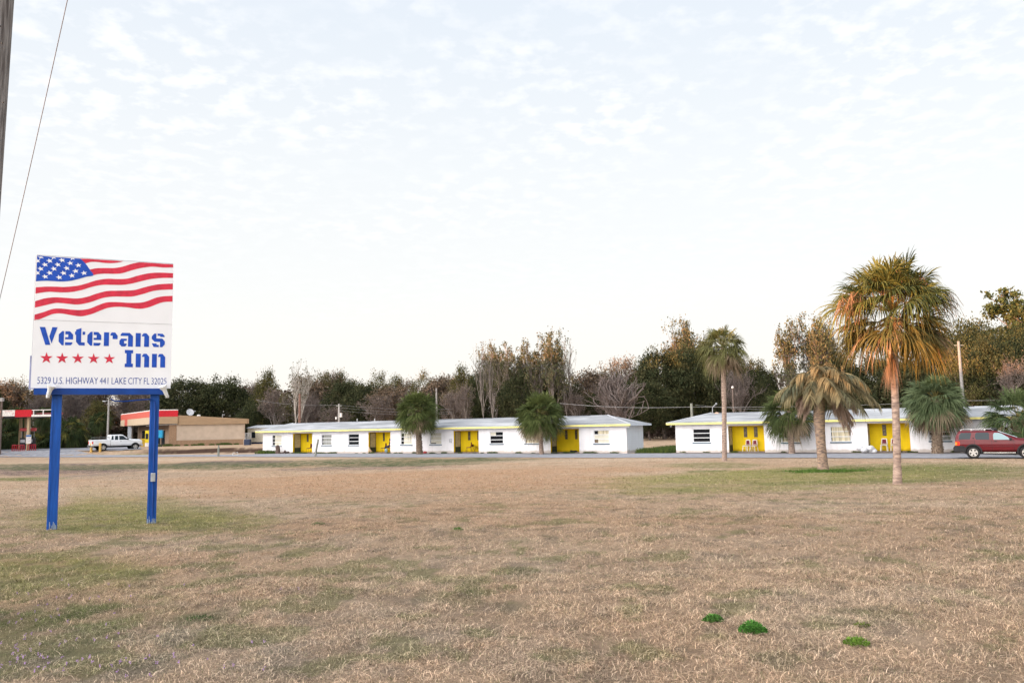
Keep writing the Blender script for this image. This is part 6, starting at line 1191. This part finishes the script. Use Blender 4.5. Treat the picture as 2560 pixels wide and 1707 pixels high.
def pricesign(root, _):
    mb = MB(); mb.box(-.33, .33, -.06, .0, .95, 2.05); mb.build('board', m_coping, root)
    mb = MB(); mb.box(-.32, .32, -.066, -.061, 1.78, 2.03); mb.build('header_blue', mat('head_blue', (.06, .16, .38), .5), root)
    mb = MB()
    for i in range(4): mb.box(-.24, .24 - .08 * (i % 2), -.066, -.061, 1.62 - i * .14, 1.66 - i * .14)
    mb.build('print_lines', mat('print_grey', (.45, .42, .5), .6), root)
stand('notice_board', 'white notice board with a blue header fixed before the canopy column', 'notice', 71.8, 1100, 102.3, pricesign)
pump_m = mat('pump_dark', (.03, .035, .045), .4)
def pump(root, _):
    mb = MB(); mb.box(-.40, .40, -.28, .28, .15, 1.65); mb.build('cabinet', pump_m, root, bevel=.03)
    mb = MB(); mb.box(-.3, .3, -.30, -.281, 1.05, 1.45); mb.build('display', mat('pump_disp', (.5, .5, .55), .4) if 'pump_disp' not in D.materials else D.materials['pump_disp'], root)
    mb = MB(); mb.tube([(-.5, 0, 2.75), (.5, 0, 2.75)], .22, 10); mb.build('topper', mat('topper_pink', (.75, .13, .14), .5) if 'topper_pink' not in D.materials else D.materials['topper_pink'], root)
    mb = MB(); mb.tube([(-.3, 0, 1.6), (-.3, 0, 2.6)], .03, 5); mb.tube([(.3, 0, 1.6), (.3, 0, 2.6)], .03, 5); mb.build('topper_bracket', galv, root)
    mb = MB(); mb.box(-.7, .7, -.5, .5, -.1, .149); mb.build('island', grav, root)
stand('fuel_pump', 'dark fuel pump with red topper, left of the near canopy column', 'fuel pump', 60, 1100, 106, pump)
stand('fuel_pump', 'dark fuel pump half hidden by the notice board column', 'fuel pump', 79, 1100, 107, pump)
def guard(px, Y, label):
    def f(root, _):
        mb = MB(); n = 0
        for x in np.linspace(-.5, .5, 5): mb.tube([(x, 0, 0), (x, 0, .78)], .05, 6)
        mb.tube([(-.5, 0, .78), (.5, 0, .78)], .05, 6); mb.build('rail', mat('guard_red', (.38, .015, .03), .5) if 'guard_red' not in D.materials else D.materials['guard_red'], root)
    stand('pump_guard', label, 'guard rail', px, 1110, Y, f)
guard(41, 101.5, 'red steel pump guard, left one under the fuel canopy'); guard(51, 101.5, 'red steel pump guard, second from left under the fuel canopy'); guard(79.5, 102.5, 'red steel pump guard right of the tan canopy column')
# ------------------------------------------------------------------ poles, lamps and wires
def pole(name, label, px, pytop, Y, r, m, extra=None, cat='utility pole', z0=None, lean=0.0):
    p = aty(px, pytop, Y); zg = float(gz(p[0], Y)) if z0 is None else z0; root = thing(name, label, cat, (p[0], Y, zg)); mb = MB(); h = p[2] - zg
    mb.tube([(-lean * h, 0, -.2), (0, 0, h)], [r * 1.25, r * .85], 10); mb.build('shaft', m, root)
    if extra: extra(root, h)
    return root
lightg = mat('concrete_pole', (.40, .38, .36), .8, var=.1); brownp = mat('pole_brown', (.17, .13, .11), .9)
def cobra(root, h):
    mb = MB(); mb.tube([(0, 0, h - .15), (-.25, -.05, h - .05), (-.5, -.1, h - .08)], .035, 6); mb.build('arm', galv, root)
    mb = MB(); mb.sphere((-.62, -.12, h - .10), (.28, .14, .09), 8, 5); mb.build('lamp_head', mat('lamp_head_grey', (.65, .66, .68), .4) if 'lamp_head_grey' not in D.materials else D.materials['lamp_head_grey'], root)
pole('street_lamp', 'pale street lamp on a tall pole behind the white pickup', 272, 1001, 118, .13, lightg, cobra, 'street lamp')
def boxlamp(root, h):
    mb = MB(); mb.box(-.18, .18, -.18, .18, h, h + .45); mb.build('lamp_head', lightg, root)
pole('street_lamp', 'brown lamp post with small square head at the left edge', 4.5, 1003, 99.5, .14, brownp, boxlamp, 'street lamp')
def xfmr(root, h):
    mb = MB(); mb.tube([(.28, -.1, h - 1.75), (.28, -.1, h - 1.2)], .17, 8); mb.tube([(-.34, -.1, h - 2.0), (-.34, -.1, h - 1.7)], .12, 8); mb.build('transformer', m_coping, root)
    mb = MB(); mb.box(-.35, .35, -.06, .06, h - .35, h - .2); mb.build('cross_arm', woodp, root)
pole('utility_pole', 'grey utility pole with transformer cans above the first motel porches', 847.5, 1009, 104, .13, mat('pole_grey', (.42, .40, .38), .9), xfmr, z0=0)
def xarm(root, h):
    mb = MB(); mb.box(-.55, .55, -.05, .05, h - .55, h - .43); mb.build('cross_arm', woodp, root)
pole('utility_pole', 'pale utility pole with a cross arm right of the tallest palm', 2396, 853, 96, .17, mat('pole_pale', (.24, .235, .23), .9), xarm, z0=0, lean=0)
pole('utility_pole', 'pale utility pole top rising among the trees right of the first round palm', 1091, 970, 116, .13, mat('pole_dim', (.30, .28, .27), .9), None, z0=0)
pole('utility_pole', 'rusty brown bare pole beside the white-trunked tree', 749.5, 984, 110, .17, mat('rusty_pole', (.22, .13, .10), .9), None, z0=0)
pole('utility_pole', 'short brown wooden pole rising behind the left hip of the right motel', 1728.5, 1008, 84, .14, woodp, None, z0=0)
pole('utility_pole', 'thin dark lamp pole in the shade right of the slender palm', 1831, 968, 104, .08, brownp, lambda r_, h: MB().sphere((0, -.05, h), .16, 8, 5).build('lamp_head', m_coping, r_), z0=0)
def wire(pts, label, rad=.016, sag=.6):
    P = []
    for (a, b) in zip(pts[:-1], pts[1:]):
        A, B_ = aty(*a), aty(*b)
        for k in range(13):
            t0 = k / 12; p = A * (1 - t0) + B_ * t0; p[2] -= sag * 4 * t0 * (1 - t0); P.append(p)
    mb = MB(); mb.tube(P, rad, 4, cap=False); o = mb.build('power_line', mat('cable_grey', (.34, .34, .34), .6) if 'cable_grey' not in D.materials else D.materials['cable_grey'], fix=False); tag(o, label, 'power line'); return o
wire([(1400, 1008, 100), (1728, 1017, 84), (2400, 1001, 92), (2700, 983, 90)], 'power line running over both motel roofs to the right edge', .018, .25)
wire([(1738, 1012, 82), (2100, 1021, 84), (2410, 1004, 90)], 'lower service cable from the mast behind the right motel roof', .012, .3)
for k, (a, b, lb) in enumerate((((847, 1012, 104), (1130, 1022, 108), 'upper'), ((847, 1018, 104), (1130, 1030, 108), 'middle'), ((847, 1026, 104), (1130, 1034, 108), 'lower'), ((847, 1012, 104), (640, 1000, 112), 'left-hand'))): wire([a, b], lb + ' wire strung from the transformer pole above the motel', .009, .3)
# ------------------------------------------------------------------ mobile homes and fences
def home(name, label, pa, pb, Y0, Y1, zt_py, zb_py, wallm, roofm, skirtm, z0, wins):
    A, B_ = aty(pa, 1090, Y0), aty(pb, 1090, Y1); L_ = math.hypot(B_[0] - A[0], B_[1] - A[1]); ang = math.atan2(B_[1] - A[1], B_[0] - A[0]); root = thing(name, label, 'mobile home', (A[0], A[1], z0), ang); h = aty((pa + pb) / 2, zt_py, (Y0 + Y1) / 2)[2] - z0
    mb = MB(); mb.box(0, L_, 0, 4, .55, h - .25); mb.build('wall', wallm, root); mb = MB(); mb.box(.05, L_ - .05, .05, 3.9, 0, .549); mb.build('skirt', skirtm, root)
    mb = MB(); mb.prism([(-.1, h - .249), (4.1, h - .249), (4.1, h - .12), (2, h + .25), (-.1, h - .12)], 'x', -.1, L_ + .1); mb.build('roof', roofm, root)
    for (f, w, z) in wins:
        mb = MB(); mb.box(L_ * f, L_ * f + w, -.03, -.001, z, z + .9); mb.build('window', glass_c, root)
    return root
home('mobile_home', 'long white mobile home with a dull red roof edge behind the pickup', 208, 338, 140, 146, 1077, 1100, m_coping, mat('roof_dullred', (.30, .13, .12), .8), mat('skirt_grey', (.3, .3, .3), .8), .66, [(.12, 1.2, 1.2), (.45, 1.2, 1.2), (.7, 1.2, 1.2)])
hm = home('mobile_home', 'cream mobile home with navy skirt between the shop and the long motel', 619, 705, 125.5, 123, 1066, 1108, mat('home_cream', (.62, .58, .47), .7), mat('home_roof', (.45, .48, .52), .6), mat('skirt_navy', (.03, .045, .10), .7), .3, [(.12, .7, 1.2)])
q = aty(324, 1080, 134); bx = MB(); bx.box(-.32, .32, 0, .6, 0, 3.3); bx.box(-.35, .35, -.03, .65, 3.301, 3.4); o = bx.build('storage_box', mat('box_bluewhite', (.55, .60, .66), .5)); o.location = (q[0], 134, .66); tag(o, 'tall narrow bluish white cabinet at the far corner of the shop front', 'cabinet')
def chainfence(name, label, pts, h, sp_, z0=None):
    A = np.array(pts[0]); root = thing(name, label, 'fence', (A[0], A[1], 0)); 
    P = [np.array(p) for p in pts]; mb = MB(); wi = MB()
    for a, b in zip(P[:-1], P[1:]):
        L_ = np.linalg.norm(b - a); n = max(1, int(L_ / sp_)); 
        for i in range(n + 1):
            q = a + (b - a) * i / n - A; z = float(gz(*(q + A))) ; pm = MB(); pm.tube([(q[0], q[1], z), (q[0], q[1], z + h)], .035, 6); pm.build('fence_post', galv, root)
        q0, q1 = a - A, b - A; z0_, z1_ = float(gz(*a)), float(gz(*b)); mb.tube([(*q0, z0_ + h), (*q1, z1_ + h)], .025, 5)
        k = int(L_ / .35)
        for i in range(k):
            u0 = a + (b - a) * i / k - A; u1 = a + (b - a) * (i + 1) / k - A; z = z0_ + (z1_ - z0_) * i / k; wi.tube([(*u0, z), (*u1, z + h)], .006, 3, cap=False); wi.tube([(*u1, z), (*u0, z + h)], .006, 3, cap=False)
    mb.build('top_rail', galv, root); wi.build('mesh', galv, root, fix=False)
chainfence('chain_fence', 'chain link fence before the dark hedge in the gap between the motels', [tuple(aty(1560, 1085, 158)[:2]), tuple(aty(1790, 1085, 154)[:2])], 2.35, 3.0)
chainfence('chain_fence', 'grey chain link gate at the right end of the tan shop', [tuple(aty(613, 1085, 118)[:2]), tuple(aty(628, 1085, 115)[:2])], 1.7, 1.2)
def acu(root, _):
    mb = MB(); mb.box(-.4, .4, -.35, .35, 0, .8); mb.build('casing', mat('ac_navy', (.03, .045, .09), .6), root, bevel=.02)
    mb = MB(); mb.tube([(0, 0, .801), (0, 0, .83)], .3, 12); mb.build('fan_guard', galv, root)
stand('air_conditioner', 'dark navy condenser unit behind the fence beside the shop', 'air conditioner', 619, 1100, 114, acu)
# ------------------------------------------------------------------ palms and shrubs by the fuel station
GG = ((.022, .036, .013), (.06, .08, .026))
def gpalm(label, px, topy, Y, lp, R, seed, skirt=40, el=(86, -55)):
    p = aty(px, topy, Y); rr_ = lp + R * .85; c = p[2] - rr_ * .92; zg = float(gz(p[0], Y)); r_, _, _ = sabal(label, px, 1120, px, 0, 0, lp, R, 60, skirt, (.28, .25), seed, el=el, g=GG, nf=18, ybase=Y) if False else (None, None, None)
    r = np.random.default_rng(seed); root = thing('palm_tree', label, 'palm tree', (p[0], Y, zg), 0); h = max(c - zg, .6); trunk('trunk', [(0, 0, -.2), (0, 0, h * .5), (0, 0, h)], [.28, .25, .2], trunk_boot, root, 0, seed); lf = LF(); cc = np.array([0, 0, h])
    for i in range(58):
        f = (i + .5) / 58; e = math.asin(.99 - 1.75 * f); a = i * 2.399963; k = r.random(); col = np.array(GG[0]) * (1 - k) + np.array(GG[1]) * k
        if r.random() < .12: col = np.array((.16, .15, .04))
        fan(lf, r, cc, a, e, lp * (.75 + .4 * r.random()), R * (.8 + .3 * r.random()), .3 + .3 * f, col, col * 1.15, nf=18, grav=.1 + .2 * f, pet=.03)
    lf.build('crown', palmleaf, root); lf = LF()
    for i in range(skirt):
        zz_ = h * (.35 + .65 * r.random()); fan(lf, r, np.array([0, 0, zz_]), i * 2.4, math.radians(-50 - 30 * r.random()), lp * .8, R * .75, .5, np.array(BRN) * (.3 + .6 * r.random()), np.array(BRN) * .7, nf=12, spread=60, grav=.3, petcol=BRN)
    lf.build('dead_skirt', palmleaf, root); return root
gpalm('dense shaggy palm right of the left signpost, behind the forecourt', 180, 1036, 116, 1.3, 1.25, 61)
gpalm('shaggy palm filling the dark gap under the fuel canopy, left side', 22, 1052, 116, 1.3, 1.2, 62)
gpalm('shaggy palm under the fuel canopy just left of the notice board', 44, 1060, 120, 1.2, 1.2, 63)
gpalm('palm whose crown shows above the red canopy fascia', 47, 1008, 118, 1.2, 1.2, 64, el=(86, -20))
gpalm('palm crown peeping above the canopy rail by the left signpost', 122, 1010, 124, 1.2, 1.1, 65, el=(86, -20))
gpalm('low spreading palm right of the tan canopy column', 98, 1074, 117, 1.3, 1.2, 66)
gpalm('small low palm directly behind the left signpost', 135, 1068, 118, 1.2, 1.2, 67)
gpalm('pale grey-green palm beside the street lamp above the pickup', 252, 1024, 132, 1.1, 1.0, 68, 20)
gpalm('small dark palm bush left of the pickup tailgate', 216, 1083, 119, .8, .8, 69, 12)
thicket('undergrowth', [(aty(-60, 1090, 128)[0], 128), (aty(215, 1090, 132)[0], 132), (aty(420, 1090, 146)[0], 146)], 3.4, 26000, .2, UND, 5, 11, .6)
# weeds along the motel foot and the bank edge
def tufts(pl, seed, cols, n=260, h=.28, sp=.5):
    r = np.random.default_rng(seed); Vs = []; Qs = []; Cs = []; off = 0
    for (x, y, s_) in pl:
        m_ = int(n * s_); a = r.random(m_) * 6.28; q = r.random(m_) ** .7 * sp * s_; B = np.stack([x + np.cos(a) * q, y + np.sin(a) * q * .6, gz(x + np.cos(a) * q, y + np.sin(a) * q * .6)], 1); hh = h * s_ * (.3 + r.random(m_)); w = .018; t_ = B + np.stack([r.normal(size=m_) * .08, r.normal(size=m_) * .08, hh], 1)
        s3 = np.array([w, 0, 0]); V = np.stack([B - s3, B + s3, t_ + s3 * .2, t_ - s3 * .2], 1).reshape(-1, 3); Vs.append(V); Qs.append(np.arange(4 * m_).reshape(-1, 4) + off); off += 4 * m_; c = np.array(cols)[r.integers(0, len(cols), m_)] * (.6 + .8 * r.random((m_, 1))); Cs.append(np.repeat(c[:, None], 4, 1).reshape(-1, 3))
    o = npobj('weeds', np.concatenate(Vs), np.concatenate(Qs), bladem, col=np.concatenate(Cs)); tag(o, kind='stuff')
rr = np.random.default_rng(77); pl = []
for s_ in (41.6, 42.3, 40.8, 42.8): pl.append((*wpt(s_, -.9), 1.2))
for i in range(60): pl.append((*wpt(rr.random() * 43, -.25 - rr.random() * .2), .25 + .35 * rr.random()))
for i in range(30): pl.append((*wpt(-4.5 - rr.random() * 42, .5 + rr.random() * .1), .3 + .3 * rr.random()))
for i in range(26): pl.append((*wpt(-1.2 - rr.random() * 3, rr.random() * 5), .9 + .5 * rr.random()))
for i in range(22): pl.append((*wpt(-.9 - rr.random() * 3.2, 4 + rr.random() * 9), .9 + .6 * rr.random()))
for i in range(26):
    k = rr.random(); p = a0 + (a1 - a0) * k; pl.append((p[0] + SCn[0], p[1] + SCn[1] - .5 - rr.random() * .6, .6 + .6 * rr.random()))
tufts(pl, 78, [(.07, .12, .03), (.12, .15, .04), (.05, .08, .03)])
pl = [(*gpt(2059 + dx, 1176 + dy)[:2], 1.0) for dx, dy in ((-50, 2), (-30, 3), (-14, 4), (4, 4), (22, 3), (44, 2), (60, 1), (-5, 0))]; tufts(pl, 79, [(.08, .15, .035), (.11, .19, .04)], n=150, h=.08, sp=1.1)
